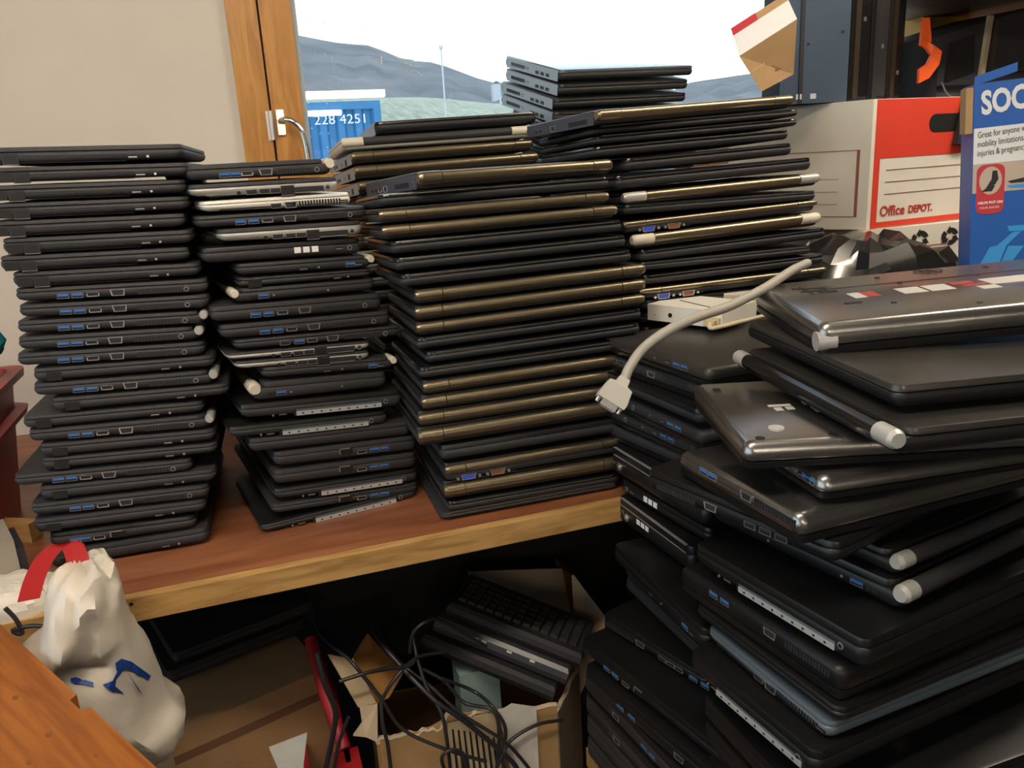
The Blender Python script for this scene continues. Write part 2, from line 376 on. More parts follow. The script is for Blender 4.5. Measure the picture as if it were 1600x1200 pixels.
# ------------------------------------------------------------------ the room
WY = 1.90
def plain(name, m, *boxes, parent=None):
    mb = MB()
    for a, b in boxes: mb.box(a, b)
    return mb.build(name, m, parent)
WALL = mat('painted_wall', (.62, .565, .50), .75, var=.03, scale=6, bump=.05)
DARKW = mat('dark_painted_wall', (.09, .08, .07), .8, var=.1, scale=4)
FLOORM = mat('grey_floor', (.045, .04, .038), .6, var=.3, scale=8)
CEILM = mat('ceiling_paint', (.34, .31, .27), .8, var=.03, scale=5)
PINEF = wood('pine_frame', (.36, .145, .022), (.54, .25, .05), 9, (6, 6, .7), .4)
DARKG = mat('frame_gap', (.05, .018, .008), .6)
WX0, WX1, WZ0, WZ1 = .047, 1.95, 1.27, 2.2
struct(plain('wall_back', WALL, ((-1.8, WY, 0), (WX0, WY+.14, 2.5)), ((WX1, WY, 0), (3.5, WY+.14, 2.5)), ((WX0, WY, 0), (WX1, WY+.14, WZ0)), ((WX0, WY, WZ1), (WX1, WY+.14, 2.5))))
struct(plain('wall_left', DARKW, ((-1.94, -14.5, 0), (-1.8, -2.2, 2.5)), ((-1.94, 1.5, 0), (-1.8, 2.04, 2.5)), ((-1.94, -2.2, 0), (-1.8, 1.5, .7)), ((-1.94, -2.2, 2.3), (-1.8, 1.5, 2.5))))
struct(plain('wall_right', DARKW, ((3.5, -14.5, 0), (3.62, 2.04, 2.5))))
struct(plain('wall_front', DARKW, ((-1.94, -14.62, 0), (3.62, -14.5, 2.5))))
struct(plain('floor', FLOORM, ((-1.94, -14.62, -.1), (3.62, 2.04, 0))))
struct(plain('ceiling', CEILM, ((-1.94, -14.62, 2.5), (3.62, 2.04, 2.6))))
def glassmat():
    m = bpy.data.materials.new('window_glass'); m.use_nodes = True; n = m.node_tree; n.nodes.remove(n.nodes['Principled BSDF'])
    fr = n.nodes.new('ShaderNodeFresnel'); fr.inputs[0].default_value = 1.4
    tr = n.nodes.new('ShaderNodeBsdfTransparent'); gl = n.nodes.new('ShaderNodeBsdfGlossy'); gl.inputs['Roughness'].default_value = .0
    tr.inputs[0].default_value = (.96, .985, .98, 1)
    mx = n.nodes.new('ShaderNodeMixShader'); n.links.new(fr.outputs[0], mx.inputs[0]); n.links.new(tr.outputs[0], mx.inputs[1]); n.links.new(gl.outputs[0], mx.inputs[2])
    n.links.new(mx.outputs[0], n.nodes['Material Output'].inputs[0]); return m
GLASS = glassmat()
def window(name, root_loc, w, h, fw, sw, hw=True):
    root = bpy.data.objects.new(name, None); C.objects.link(root); root['kind'] = 'structure'; root.matrix_world = root_loc
    mb = MB(); mb.box((0, -.012, 0), (fw, .10, h)); mb.box((w-fw, -.012, 0), (w, .10, h)); mb.box((fw, -.012, 0), (w-fw, .10, fw)); mb.box((fw, -.012, h-fw), (w-fw, .10, h))
    mb.build('window_frame', PINEF, root)
    g = .005; a, b = fw+g, w-fw-g; mb = MB()
    mb.box((a, -.004, fw+g), (a+sw, .075, h-fw-g)); mb.box((b-sw, -.004, fw+g), (b, .075, h-fw-g)); mb.box((a+sw, -.004, fw+g), (b-sw, .075, fw+g+sw)); mb.box((a+sw, -.004, h-fw-g-sw), (b-sw, .075, h-fw-g))
    mb.build('sash', PINEF, root)
    mb = MB(); mb.box((fw*.98, .02, fw*.98), (fw+g, .08, h-fw)); mb.build('rebate', DARKG, root)
    c, d = a+sw, b-sw
    mb = MB(); t = .011; z0, z1 = fw+g+sw, h-fw-g-sw
    mb.box((c, .012, z0), (c+t, .05, z1)); mb.box((d-t, .012, z0), (d, .05, z1)); mb.box((c+t, .012, z0), (d-t, .05, z0+t)); mb.box((c+t, .012, z1-t), (d-t, .05, z1))
    mb.build('glazing_bead', mat('pale_blue_seal', (.34, .42, .48), .4), root)
    mb = MB(); mb.box((c+t*.5, .030, z0+t*.5), (d-t*.5, .034, z1-t*.5)); mb.build('pane', GLASS, root)
    return root, a, sw
win, sa, sw_ = window('window_1', Matrix.Translation((WX0, WY, WZ0)), WX1-WX0, WZ1-WZ0, .062, .066)
struct(plain('trim_1', PINEF, ((WX0-.02, WY-.09, WZ0-.03), (WX1+.02, WY-.002, WZ0-.002))))
window('window_2', Matrix.Translation((-1.8, -2.2, .7)) @ Matrix.Rotation(math.pi/2, 4, 'Z'), 3.7, 1.6, .06, .06)
# window furniture
inv = win.matrix_world.inverted()
hz = ony(443, 193, WY).z-WZ0
h = MB(); cx = sa+.016
h.box((cx-.008, -.010, hz-.024), (cx+.008, -.003, hz+.028)); h.cyl((cx, -.010, hz+.022), (cx, -.013, hz+.022), .005, 10); h.cyl((cx, -.010, hz-.02), (cx, -.013, hz-.02), .005, 10)
h.tube(smoothpts([(cx, -.010, hz+.004), (cx+.002, -.035, hz+.006), (cx+.016, -.048, hz+.004), (cx+.034, -.05, hz-.012), (cx+.042, -.05, hz-.04), (cx+.045, -.05, hz-.085)]), .0058, 10)
h.build('window_handle', mat('chrome', (.75, .75, .76), .18, metal=1), win, smooth=50)
hz2 = ony(420, 197, WY).z-WZ0
h = MB(); h.cyl((sa-.004, -.017, hz2-.03), (sa-.004, -.017, hz2+.03), .0055, 10); h.box((sa-.014, -.013, hz2-.03), (sa-.004, -.011, hz2+.03)); h.build('window_hinge', mat('hinge_steel', (.6, .58, .55), .4, metal=.7), win, smooth=50)
mb = MB()
for pts in (((579, 96), (590, 92), (601, 97)), ((596, 88), (597, 104)), ((628, 92), (645, 94)), ((630, 98), (646, 101)), ((630, 107), (640, 112), (650, 110), (660, 118)), ((518, 88), (521, 105)), ((646, 92), (640, 104))):
    mb.tube([inv @ (ony(x, y, WY+.0297)) for x, y in pts], .0009, 4)
mb.build('glass_scratch', mat('scratch_white', (.6, .62, .64), .8), win)
mb = MB()
for k in range(70):
    x = 472+abs(random.gauss(0, 45)); y = random.uniform(30, 240); p = inv @ ony(x, y, WY+.0296); r = random.uniform(.0006, .0014)
    mb.cyl(p, p+Vector((0, -.0004, 0)), r, 6)
mb.build('glass_speck', MATS['scratch_white'], win)
# ceiling lamps (fluorescent battens along the room); two of them show as reflections in the window
TUBE = emit('tube_light', LAMPCOL, LAMP); HOUS = mat('lamp_housing', (.8, .8, .78), .5)
LN = 0
for (lx, ly) in ((-.3, .10), (1.75, .75), (-.9, -3.2), (-.9, -6.0), (1.69, -8.1), (1.57, -11.78)):
    r = thing('ceiling_lamp', f"long fluorescent batten lamp on the ceiling, {ORD[LN].replace('topmost', 'first') } from the window end", 'lamp', Matrix.Translation((lx, ly, 2.5)), 'ceiling batten lamps'); LN += 1
    mb = MB(); mb.box((-.62, -.09, -.04), (.62, .09, -.0005)); mb.build('housing', HOUS, r)
    mb = MB(); mb.loops([[(-.59, -.075, -.0405), (.59, -.075, -.0405), (.59, .075, -.0405), (-.59, .075, -.0405)], [(-.59, -.07, -.12), (.59, -.07, -.12), (.59, .07, -.12), (-.59, .07, -.12)], [(-.58, -.055, -.135), (.58, -.055, -.135), (.58, .055, -.135), (-.58, .055, -.135)]]); mb.build('diffuser', TUBE, r)
# ------------------------------------------------------------------ outside
def prof(tab, a):
    for (a0, v0), (a1, v1) in zip(tab, tab[1:]):
        if a <= a1:
            t = max(0, (a-a0)/(a1-a0)); t = t*t*(3-2*t); return v0+(v1-v0)*t
    return tab[-1][1]
def terrain(name, m, tab0, r0, tab1, r1, nr, noise):
    A = [-30+i*1.0 for i in range(111)]; mb = MB(); vs = []
    for j in range(nr+1):
        t = j/nr; r = r0*(r1/r0)**t
        for a in A:
            e0, e1 = prof(tab0, a), prof(tab1, a); h0 = 1.41+r0*math.tan(math.radians(e0)); h1 = 1.41+r1*math.tan(math.radians(e1))
            k = (r-r0)/(r1-r0); z = h0+(h1-h0)*k+noise*math.sin(a*1.7+r*.3)*math.sin(r*.11+a)*k*(1-k)*4
            vs.append((r*math.sin(math.radians(a)), r*math.cos(math.radians(a)), z))
    n = len(A); mb.add(vs, [(j*n+i, j*n+i+1, (j+1)*n+i+1, (j+1)*n+i) for j in range(nr) for i in range(n-1)])
    return struct(mb.build(name, m, smooth=60))
terrain('grass_field', mat('pale_grass', (.25, .23, .135), .9, var=.30, scale=.9), [(-30, -7), (80, -7)], 14, [(-30, 4.8), (5, 4.8), (12, 4.4), (20, 3.6), (28, 2.9), (40, 2.5), (80, 2.5)], 130, 24, 1.0)
terrain('moor_hill', mat('heather_brown', (.105, .09, .073), .95, var=.35, scale=.05), [(-30, 2), (80, 2)], 132, [(-30, 9), (4, 8.55), (9.4, 7.75), (13.1, 6.6), (18.9, 4.95), (23, 4.2), (26.5, 3.3), (29, 3.6), (31.5, 4.3), (35.5, 4.5), (40, 3.8), (80, 4.5)], 320, 14, 1.5)
CONT = mat('container_blue', (.018, .115, .25), .5, var=.12, scale=2)
ct = ony(590, 157, 13.5); ct2 = ony(440, 163, 13.5)
root = thing('shipping_container', 'blue corrugated shipping container with white numerals outside the window', 'container', Matrix.Translation((ct.x, ct.y, -.95)))
mb = MB(); Lc = 3.6; H = ct.z+.95; x = 0; poly = []
while x > -Lc: poly += [(x, 0), (x-.10, 0), (x-.14, .06), (x-.24, .06), (x-.28, 0)]; x -= .28
poly += [(-Lc, 2.4), (0, 2.4)]
mb.prism(poly, 'z', .15, H-.12); mb.box((-Lc, -.03, H-.12), (.03, 2.43, H)); mb.box((-Lc, -.03, 0), (.03, 2.43, .15)); mb.box((-.09, -.03, .15), (.03, .06, H-.12))
mb.build('container_body', CONT, root)
tz = ony(530, 186, 13.45).z+.95
text('1 228 4251', .20, upright(ony(472, 186, 13.45).x-ct.x, -.035, tz-.07), mat('stencil_white', (.5, .52, .55), .7), root, 'painted_number', sx=1.12)
root = thing('marker_pole', 'thin white pole standing on the grass field', 'pole', Matrix.Translation(ony(696, 172, 45)-Vector((0, 0, .6))))
mb = MB(); b = ony(696, 172, 45); t = ony(690, 76, 45); mb.cyl((0, 0, 0), (0, 0, t.z-b.z+.6), .045, 8); mb.cyl((0, 0, t.z-b.z+.6), (0, 0, t.z-b.z+.75), .12, 8); mb.build('shaft', mat('white_paint', (.5, .5, .5), .5), root)
for (px_, py_, lb) in ((776, 133, 'small pale building on the far hillside below the ridge'), (790, 152, 'small pale building on the grass under the hillside one')):
    p = ony(px_, py_, 125 if py_ > 140 else 200); s = p.y/100
    r = thing('cottage', lb, 'building', Matrix.Translation(p-Vector((0, 0, 2*s))))
    mb = MB(); mb.box((-.5*s, 0, 0), (.5*s, .8*s, 2.2*s)); mb.build('wall', MATS['white_paint'], r); mb = MB(); mb.prism([(-.55*s, 2.2*s), (.55*s, 2.2*s), (0, 2.5*s)], 'y', -.05*s, .85*s); mb.build('roof', BLUEM, r)
# ------------------------------------------------------------------ the shelf
BOARD = wood('red_brown_board', (.17, .055, .022), (.30, .115, .055), 5, (.8, 5, 1), .38)
EDGEW = wood('light_wood_edge', (.30, .16, .05), (.50, .30, .11), 8, (1.2, 12, 8), .5)
r = thing('long_shelf', 'long red-brown wooden shelf with light wood edge carrying the laptop stacks', 'shelf', Matrix.Translation((0, 0, 0)))
mb = MB(); mb.box((-.95, 1.048, .868), (2.7, WY-.002, .90)); mb.build('shelf_board', BOARD, r)
mb = MB(); mb.box((-.95, 1.031, .867), (2.7, 1.0475, .8995)); mb.build('edge_strip', EDGEW, r)
mb = MB(); mb.box((-.95, 1.70, .002), (2.7, 1.712, .867)); mb.build('shade_backdrop', mat('painted_shade', (.02, .017, .015), .8), r)  # added dark sheet standing in for the deep shade under the shelf
for X in (-.9, 1.35, 2.6):
    mb = MB(); mb.box((X, 1.55, 0), (X+.06, 1.69, .868)); mb.build('support_leg', EDGEW, r)
mb = MB(); p = onpl(205, 944, Vector((0, 1.0305, 0)), Vector((0, 1, 0))); mb.cyl(p, p+Vector((0, -.0008, 0)), .0025, 8); mb.build('screw_hole', HOLE, r)
# ------------------------------------------------------------------ laptop stacks on the shelf
DAYSLATE = mat('daylit_slate_side', (.27, .33, .40), .45, metal=.1)  # window light put into a pale blue-grey side colour
def daylit_plate(m, sgn):
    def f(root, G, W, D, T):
        mb = MB(G); x = sgn*W/2; a, b = sorted((x-sgn*.0006, x+sgn*.0001)); mb.box((a, -D/2+.012, T*.10), (b, D/2-.012, T*.9)); mb.build('side_plate', m, root)  # thin added plate that carries the painted daylight on one side
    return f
def C1(x, y): return (x/3.53, 200+y/3.53)
def C2(x, y): return (x/3.3333, 540+y/3.3333)
def L(st, f, xl, yl, xr, yr, **k): return (st, *f(xl, yl), *f(xr, yr), k)
s1 = [L('A', C1, -130, 165, 1010, 142), L('A', C1, -60, 268, 1045, 232), L('A', C1, -90, 365, 1025, 325), L('A', C1, -60, 466, 1040, 420), L('A', C1, -85, 562, 1020, 512), L('A', C1, 5, 660, 1065, 605),
      L('A', C1, -10, 755, 1040, 698), L('A', C1, 60, 845, 1105, 785), L('B', C1, 75, 930, 1140, 872), L('B', C1, 95, 1020, 1145, 960), L('B', C1, 85, 1110, 1130, 1045, cap='silver'), L('B', C1, 90, 1198, 1105, 1130, cap='silver'),
      L('B', C2, 80, 85, 1065, 22), L('A2', C2, 165, 160, 1115, 85), L('B', C2, 165, 235, 1120, 163, cap='silver'), L('A2', C2, 265, 325, 1190, 235), L('A2', C2, 110, 405, 1060, 318),
      L('B', C2, 140, 478, 1100, 398, cap='silver'), L('A2', C2, 200, 555, 1120, 470), L('A2', C2, 210, 628, 1130, 540), L('B', C2, 60, 700, 1000, 625), L('A2', C2, 200, 780, 1125, 682), L('B', C2, 155, 868, 1085, 755),
      L('A2', C2, 170, 950, 1070, 840), L('C', C2, 250, 1020, 1020, 920), L('A2', C2, 250, 1110, 1090, 1000)]
def P1(x, y): return (280+x/5.333, 240+y/5.333)
def Q1(x, y): return (300+x/4.706, 400+y/4.706)
def R1(x, y): return (340+x/4.615, 580+y/4.615)
DARKREAD = None
s2 = [L('B', P1, 70, 195, 1275, 120, flip=False, cap='cream', dep=.30), L('S', P1, 85, 325, 1330, 245), L('S2', P1, 180, 480, 1440, 385), L('B', P1, 135, 565, 1570, 480), L('S', P1, 320, 705, 1530, 610), L('X', P1, 190, 870, 1520, 765),
      L('K', Q1, 330, 120, 1330, 60, cap='cream'), L('A2', Q1, 340, 200, 1330, 130), L('K2', Q1, 300, 285, 1350, 190, cap='cream'), L('B', Q1, 135, 450, 1400, 340), L('B', Q1, 205, 575, 1465, 460), L('B1', Q1, 310, 680, 1550, 560),
      L('S', Q1, 250, 755, 1310, 650), L('S', Q1, 310, 815, 1310, 725), L('K', Q1, 510, 860, 1490, 775, cap='cream'), L('K2', Q1, 440, 990, 1430, 900, cap='cream'),
      L('D', R1, 160, 335, 1330, 215), L('D', R1, 75, 455, 1225, 330), L('N', R1, 225, 550, 1400, 415), L('V', R1, 400, 650, 1440, 515), L('V', R1, 400, 780, 1440, 650), L('D', R1, 400, 900, 1450, 770), L('V', R1, 390, 1010, 1450, 850), L('D', R1, 310, 1120, 1440, 905, dep=.22)]
for i, k in ((18, {'view': 'right'}),): s2[i][5].update(k)
s3 = [('H', 647, 276, 968, 258, {'yaw': 0}), ('F', 592, 312, 955, 280), ('H', 593, 333, 950, 303), ('H', 598, 358, 963, 325), ('F', 612, 384, 975, 349), ('F', 618, 410, 981, 372), ('F', 627, 436, 990, 396),
      ('H', 650, 460, 1007, 417), ('H', 650, 487, 1007, 442), ('H', 652, 511, 1006, 464), ('F', 652, 535, 1005, 486), ('F', 667, 557, 1003, 509), ('F', 656, 580, 1000, 533),
      ('H', 662, 603, 1005, 553), ('H', 660, 628, 985, 580), ('H', 655, 653, 985, 603), ('H', 654, 680, 985, 628), ('N', 690, 708, 970, 664), ('P', 697, 738, 968, 690), ('H', 695, 768, 970, 722), ('F', 700, 792, 970, 745), ('F', 690, 812, 966, 766, {'cap': None, 'lidm': BLK})]
s3[0] = ('H', 647, 276, 968, 258, {'yaw': 9, 'extra': daylit_plate(mat('daylit_dark_side', (.045, .05, .075), .5), 1), 'near': ('right', [('usbk', .2, .42), ('usbk', .185, .42), ('hdmi', .165, .42), ('vga', .14, .42), ('vent', .07, .45), ('jack', .025, .45)])})  # bluish daylight put into the dark colour of the side plate
s4 = [('H', 923, 186, 1254, 156, {'yaw': 7, 'extra': daylit_plate(mat('daylit_dark_side', (.045, .05, .075), .5), 1)}), ('F', 926, 204, 1251, 175), ('F', 928, 215, 1250, 186), ('F', 930, 236, 1236, 206), ('F', 978, 255, 1241, 229), ('F', 962, 284, 1271, 256),
      ('H', 975, 311, 1280, 277, {'cap': 'silver'}), ('N', 975, 332, 1278, 300), ('P', 975, 352, 1276, 318), ('H', 989, 377, 1281, 335, {'cap': 'cream'}), ('F', 1000, 402, 1293, 366), ('N', 1000, 420, 1270, 384), ('F', 1004, 437, 1291, 402), ('P', 1000, 458, 1290, 424)]
s4[0][5]['near'] = ('right', [('usbk', .2, .42), ('usbk', .185, .42), ('vga', .14, .42), ('vent', .06, .45)])
s5 = [('F', 587, 199, 840, 183, {'body': BLK2, 'extra': daylit_plate(mat('daylit_slate_side', (.27, .33, .40), .45, metal=.1), -1), 'near': ('left', [('usbk', .03, .5), ('usbk', .045, .5), ('usbk', .06, .5)])}), ('G', 535, 227, 829, 207, {'cap': 'cream', 'body': PALE, 'lidm': PALE, 'barrelm': BLK}), ('H', 549, 248, 836, 224), ('H', 554, 270, 845, 246), ('H', 560, 294, 848, 270)]
for i_ in (2, 3, 4): s5[i_] = (*s5[i_], {'yaw': 4, 'extra': daylit_plate(MATS['daylit_slate_side'], 1), 'near': ('right', [('block', .06, .45), ('led', .10, .45), ('usbk', .15, .45), ('usbk', .17, .45)])})
SLID = mat('satin_slate_lid', (.10, .11, .12), .16, coat=.5)
e6 = [('vent', .06, .5), ('led', .1, .5), ('usbk', .14, .4), ('usbk', .16, .4), ('usbk', .18, .4)]
s6 = [('F', 866, 121, 1095, 109), ('F', 866, 146, 1087, 132), ('F', 858, 166, 1084, 151), ('F', 857, 186, 1090, 172)]
for i in range(4): s6[i] = (*s6[i], {'body': BLK, 'near': ('left', e6), 'yaw': 9, 'body': BLK, 'lidm': SLID if i == 0 else LID, 'extra': daylit_plate(DAYSLATE, -1), 'dep': .23})
pA = onz(324, 852, SHELF)
stack('the stack nearest the carrier bag', 'laptops stacked nearest the carrier bag', pA, -3.2, .36, s1, ttop=.026)
pB = onz(408, 838, SHELF)
stack('the stack below the window handle', 'laptops stacked below the window handle', pB, 9, .33, s2, ttop=.030)
pC = onz(690, 822, SHELF)
stack('the stack at the shelf middle', 'laptops stacked at the shelf middle', Vector((.3, 1.075, .9)), -1, .245, s3, tilt=lambda z: -min(1, z/.06)-6*max(0, z-.1), zoff=-.005, ttop=.028)
stack('the stack before the red-panelled box', 'laptops stacked before the red-panelled box', Vector((.6, 1.15, .9)), -1, .245, s4, tilt=lambda z: -min(1, z/.06)-3*max(0, z-.2), zoff=-.003, ttop=.03, fill=True)
stack('the back stack beneath the blue container', 'laptops stacked behind the shelf-middle stack', Vector((.3, 1.53, .9)), 0, .24, s5, tilt=lambda z: -4*max(0, min(1, (z-.03)/.3)), ttop=.024, fill=True)
stack('the back stack against the sky', 'laptops stacked at the back against the sky', Vector((.7, 1.53, .9)), 0, .22, s6, tilt=lambda z: 14*max(0, min(1, (z-.4)/.15)), ttop=.024, fill=True)
# ------------------------------------------------------------------ the nearer pile, on a low table in front of the shelf
TABLE = .50
r = thing('low_table', 'low wooden table carrying the nearer laptop pile', 'table', Matrix.Translation((.9, .72, 0)))
mb = MB(); mb.box((-.48, -.34, TABLE-.035), (-.022, .285, TABLE)); mb.build('table_top', EDGEW, r)
for x in (-.47, -.08):
    for y in (-.31, .22):
        mb = MB(); mb.box((x, y, 0), (x+.05, y+.05, TABLE-.035)); mb.build('leg', EDGEW, r)
def pile(c, l, zt, T, style, inward, label, group, length=None, tilt=0, off=0, yaw=0, dx=0, rise=0, **k):
    A = onz(*c, zt); B = onz(*l, zt) if l else A+Vector((-.01, .25, 0)); ex = (A-B).normalized(); n = Vector((ex.y, -ex.x, 0))
    if length is None: length = (A-B).length
    if yaw:
        ex = Matrix.Rotation(math.radians(yaw), 3, 'Z') @ ex; n = Vector((ex.y, -ex.x, 0))
    mid = A-ex*length/2; mid.z = zt-T; mid.x += dx
    M = frame(mid, ex+Vector((0, 0, tilt)), n-Vector((0, 0, rise)))
    k.setdefault('view', 'right'); k.setdefault('body', SHADEBLK); k.setdefault('lidm', SHADELID)
    pass
    return laptop(M, length, inward, T*.97, style, label, group, **k)
GT, GR = 'laptops in the nearest pile', 'laptops piled between the shelf and the nearest pile'
TOWER = 'the nearest pile'
STK = mat('sticker_white', (.5, .49, .47), .5); STR = mat('sticker_red', (.32, .04, .035), .5); STB = mat('sticker_blue', (.25, .5, .8), .5)
def stickers(root, G, W, D, T):
    for (a0, y0, a1, y1, m) in ((.075, -.012, .088, .014, STK), (.088, -.012, .104, .014, STR), (.128, -.012, .154, .016, STK), (.158, -.012, .184, .016, STK), (.190, -.016, .214, -.002, STR), (.196, .002, .222, .010, STR), (.206, .014, .226, .030, STK), (.226, -.018, .292, .012, STK)):
        x0, x1 = a0-W/2, a1-W/2; mb = MB(G); mb.box((x0, y0, -.0004), (x1, y1, .002)); mb.build('sticker', m, root)
    mb = MB(G); cx, cy = .205-W/2, -.088
    for k in range(24):
        a, b = k*math.pi/12, (k+1)*math.pi/12
        f = lambda r, t: (cx+r*math.cos(t), cy+r*math.sin(t)*.8, -.0005)
        mb.add([f(.017, a), f(.017, b), f(.0135, b), f(.0135, a)], [(0, 1, 2, 3)])
    mb.obox((cx-.007, cy-.008, -.0006), (.005, .015, 0), (.0025, 0, 0), (0, 0, .0005)); mb.obox((cx+.002, cy-.009, -.0006), (.005, .015, 0), (.0025, 0, 0), (0, 0, .0005))
    mb.build('round_logo', HOLE, root)
    mb = MB(G); q = lambda a, y: (a-W/2, y, -.0005)
    mb.obox(q(.032, -.066), (.035, .012, 0), (0, .004, 0), (0, 0, .001)); mb.obox(q(.036, -.046), (.028, .004, 0), (0, .003, 0), (0, 0, .001)); mb.obox(q(.042, -.070), (.0, .045, 0), (.003, 0, 0), (0, 0, .001)); mb.obox(q(.052, -.036), (.02, .002, 0), (0, .006, 0), (0, 0, .001)); mb.obox(q(.055, .03), (.018, 0, 0), (0, .007, 0), (0, 0, .001))
    mb.box((-W*.40, -.0452, -.0003), (W*.45, -.044, .001))
    mb.build('vent_slit', HOLE, root)
    for a, y in ((.03, -.09), (.14, -.08), (.27, -.08), (.10, .05), (.17, .085), (.15, -.043), (.24, -.043)): mb = MB(G); mb.cyl((a-W/2, y, .001), (a-W/2, y, -.0006), .0032, 8); mb.build('screw_hole', HOLE, root)
    mb = MB(G); mb.cyl((-W/2-.001, D/2-.008, T*.60), (-W/2+.018, D/2-.008, T*.60), .0100, 14); mb.build('hinge_cap', CAP, root, smooth=50)
def stick4(root, G, W, D, T):
    for (a0, y0, a1, y1, m) in ((.055, -.006, .078, .000, STK), (.058, .004, .066, .014, STK), (.070, .003, .078, .012, STK), (.092, -.012, .112, -.002, STK), (.095, .006, .118, .024, STK), (.118, .006, .140, .024, STB)):
        mb = MB(G); mb.box((a0-W/2, y0, -.0004), (a1-W/2, y1, .002)); mb.build('sticker', m, root)
def frontholes(root, G, W, D, T):
    for x, y in ((-W/2+.018, D/2-.012), (-W/2+.085, D/2-.012), (-W/2+.02, -D/2+.03), (-W/2+.11, -D/2+.02)): mb = MB(G); mb.cyl((x, y, .004), (x, y, -.0006), .0045, 10); mb.build('screw_hole', HOLE, root)
    mb = MB(G); mb.cyl((-W/2+.040, D/2-.034, .001), (-W/2+.040, D/2-.034, -.002), .0075, 12); mb.build('foot', mat('pale_foot', (.4, .39, .37), .5), root); stick4(root, G, W, D, T)
pile((1283, 500), (1203, 447), 1.242, .033, 'N', .37, 'upside-down brushed grey laptop with stickers lying on top of the nearest pile', GT, body=BRUSH, flip=True, view='left', near=('back', [('usbk', .05, .5), ('usb', .085, .5), ('led', .12, .5)]), extra=stickers, tf=0, tb=0, yaw=5, rise=.045, tilt=-.03)
pile((1400, 602), (1165, 500), 1.208, .027, 'N', .30, 'dark glossy-lidded laptop, second from top of the nearest pile', GT, lidm=mat('satin_lid', (.07, .065, .06), .3, metal=.6, var=.1, scale=50), view='front')
pile((1400, 672), (1150, 545), 1.180, .026, 'N', .26, 'black laptop with pale hinge caps at both corners, third in the nearest pile', GT, view='back', cap='silver', capl=.026, barrelm=GLOSS, lidm=mat('satin_dark', (.045, .042, .04), .3, metal=.5, var=.1, scale=50))
pile((1163, 692), (1082, 598), 1.153, .027, 'N', .33, 'upside-down grey laptop with screw holes and a blue-edged sticker, fourth in the nearest pile', GT, body=BRUSH, flip=True, view='left', extra=frontholes, tf=0, tb=0)
def knob(root, G, W, D, T): pass
Z = 1.125
pile((1285, 742), (1200, 690), 1.124, .026, 'R3', .36, 'dark grey laptop tucked under the upside-down grey one, fifth in nearest pile', GT, body=BRUSH, flip=True, view='left')
pile((1250, 800), (1057, 694), 1.096, .034, 'R', .36, 'laptop with pale lit rim and rounded knob foot, sixth in the nearest pile', GT, body=BRUSH, flip=True, view='left', tf=.008)
pile((1308, 850), (1120, 775), 1.061, .028, 'E', .36, 'black laptop with long side vent, seventh in the nearest pile', GT, length=.25, view='left')
pile((1404, 868), None, 1.034, .026, 'N', .34, 'black laptop with silver corner cap, eighth in the nearest pile', GT, length=.25, cap='silver', capl=.02, barrelm=BLK, yaw=8)
pile((1412, 917), (1285, 860), 1.008, .030, 'K2', .34, 'black laptop with blue socket beside its silver cap, ninth in the nearest pile', GT, length=.25, cap='silver', capl=.02, barrelm=BLK)
pile((1353, 1003), (1083, 846), .976, .034, 'D', .36, 'black laptop with long bright metal drive rail, tenth in the nearest pile', GT, flip=False, view='right')
pile((1316, 1042), (1060, 872), .941, .040, 'R', .36, 'thick black laptop with row of ports, eleventh in the nearest pile', GT, flip=True, view='left')
pile((1312, 1110), (1085, 940), .899, .022, 'N', .36, 'black laptop just above the tilted slate one, in the nearest pile', GT, view='front')
pile((1296, 1132), (1103, 975), .876, .022, 'S2', .34, 'slate-blue wedge-shaped laptop with fine side vents, in the nearest pile', GT, body=BLUEM, lidm=BLUEM, view='right', cap=None)
pile((1275, 1178), (1075, 1012), .853, .036, 'D', .38, 'black laptop with bluish bay edge below the slate wedge, in nearest pile', GT, view='right')
pile((1400, 1105), None, .815, .03, 'N', .34, 'black laptop with low silver cap, near the bottom of the nearest pile', GT, length=.24, cap='silver', capl=.02, barrelm=BLK, view='right')
z = .784
for k in range(8):
    T = (.784-TABLE)/8
    M = frame((.455+random.uniform(-.01, .01), .615, z-T), (0, -1, 0), (-1, 0, 0))
    laptop(M, .22, .36, T*.97, 'N', f"plain black laptop in the dark base of the nearest pile, {ORD[k].replace('topmost', 'first')} below the silver-capped one", GT, view='left', body=SHADEBLK, lidm=SHADELID); z -= T
# pile behind it, against the shelf front
RW_ = .33
RC = 'the pile below the white router'
zz = 1.151
for i, (c, l, st) in enumerate((((1108, 572), (940, 518), 'R3'), ((1092, 596), (938, 545), 'E'), ((1092, 640), (933, 575), 'N'), ((1096, 672), (945, 604), 'R3'), ((1086, 690), (952, 632), 'R3'), ((1080, 712), (960, 662), 'N'))):
    pile(c, l, zz, .0278, st, RW_, ['black upturned laptop directly under the white router', 'black laptop second below the white router', 'black laptop third below the white router', 'black laptop with blue sockets, fourth below the white router', 'black laptop with blue sockets, fifth below the white router', 'plain black laptop sixth below the white router'][i], GR, length=.26, flip=i != 2, view='left' if i != 2 else 'front',
         body=mat('matte_slate', (.06, .055, .05), .38, metal=.5) if i == 0 else BLK2); zz -= .0278
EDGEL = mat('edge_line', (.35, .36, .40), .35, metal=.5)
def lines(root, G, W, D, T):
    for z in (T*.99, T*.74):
        mb = MB(G); mb.box((-W/2-.0008, -D/2+.012, z-.0007), (-W/2+.004, D/2-.012, z+.0003)); mb.build('edge_trim_glint', EDGEL, root)
    mb = MB(G); mb.cyl((-W/2+.002, D/2-.03, T*.42), (-W/2-.002, D/2-.03, T*.42), .006, 12); mb.cyl((-W/2, D/2-.03, T*.42), (-W/2-.003, D/2-.03, T*.42), .003, 10); mb.build('side_button', METAL, root, smooth=40)
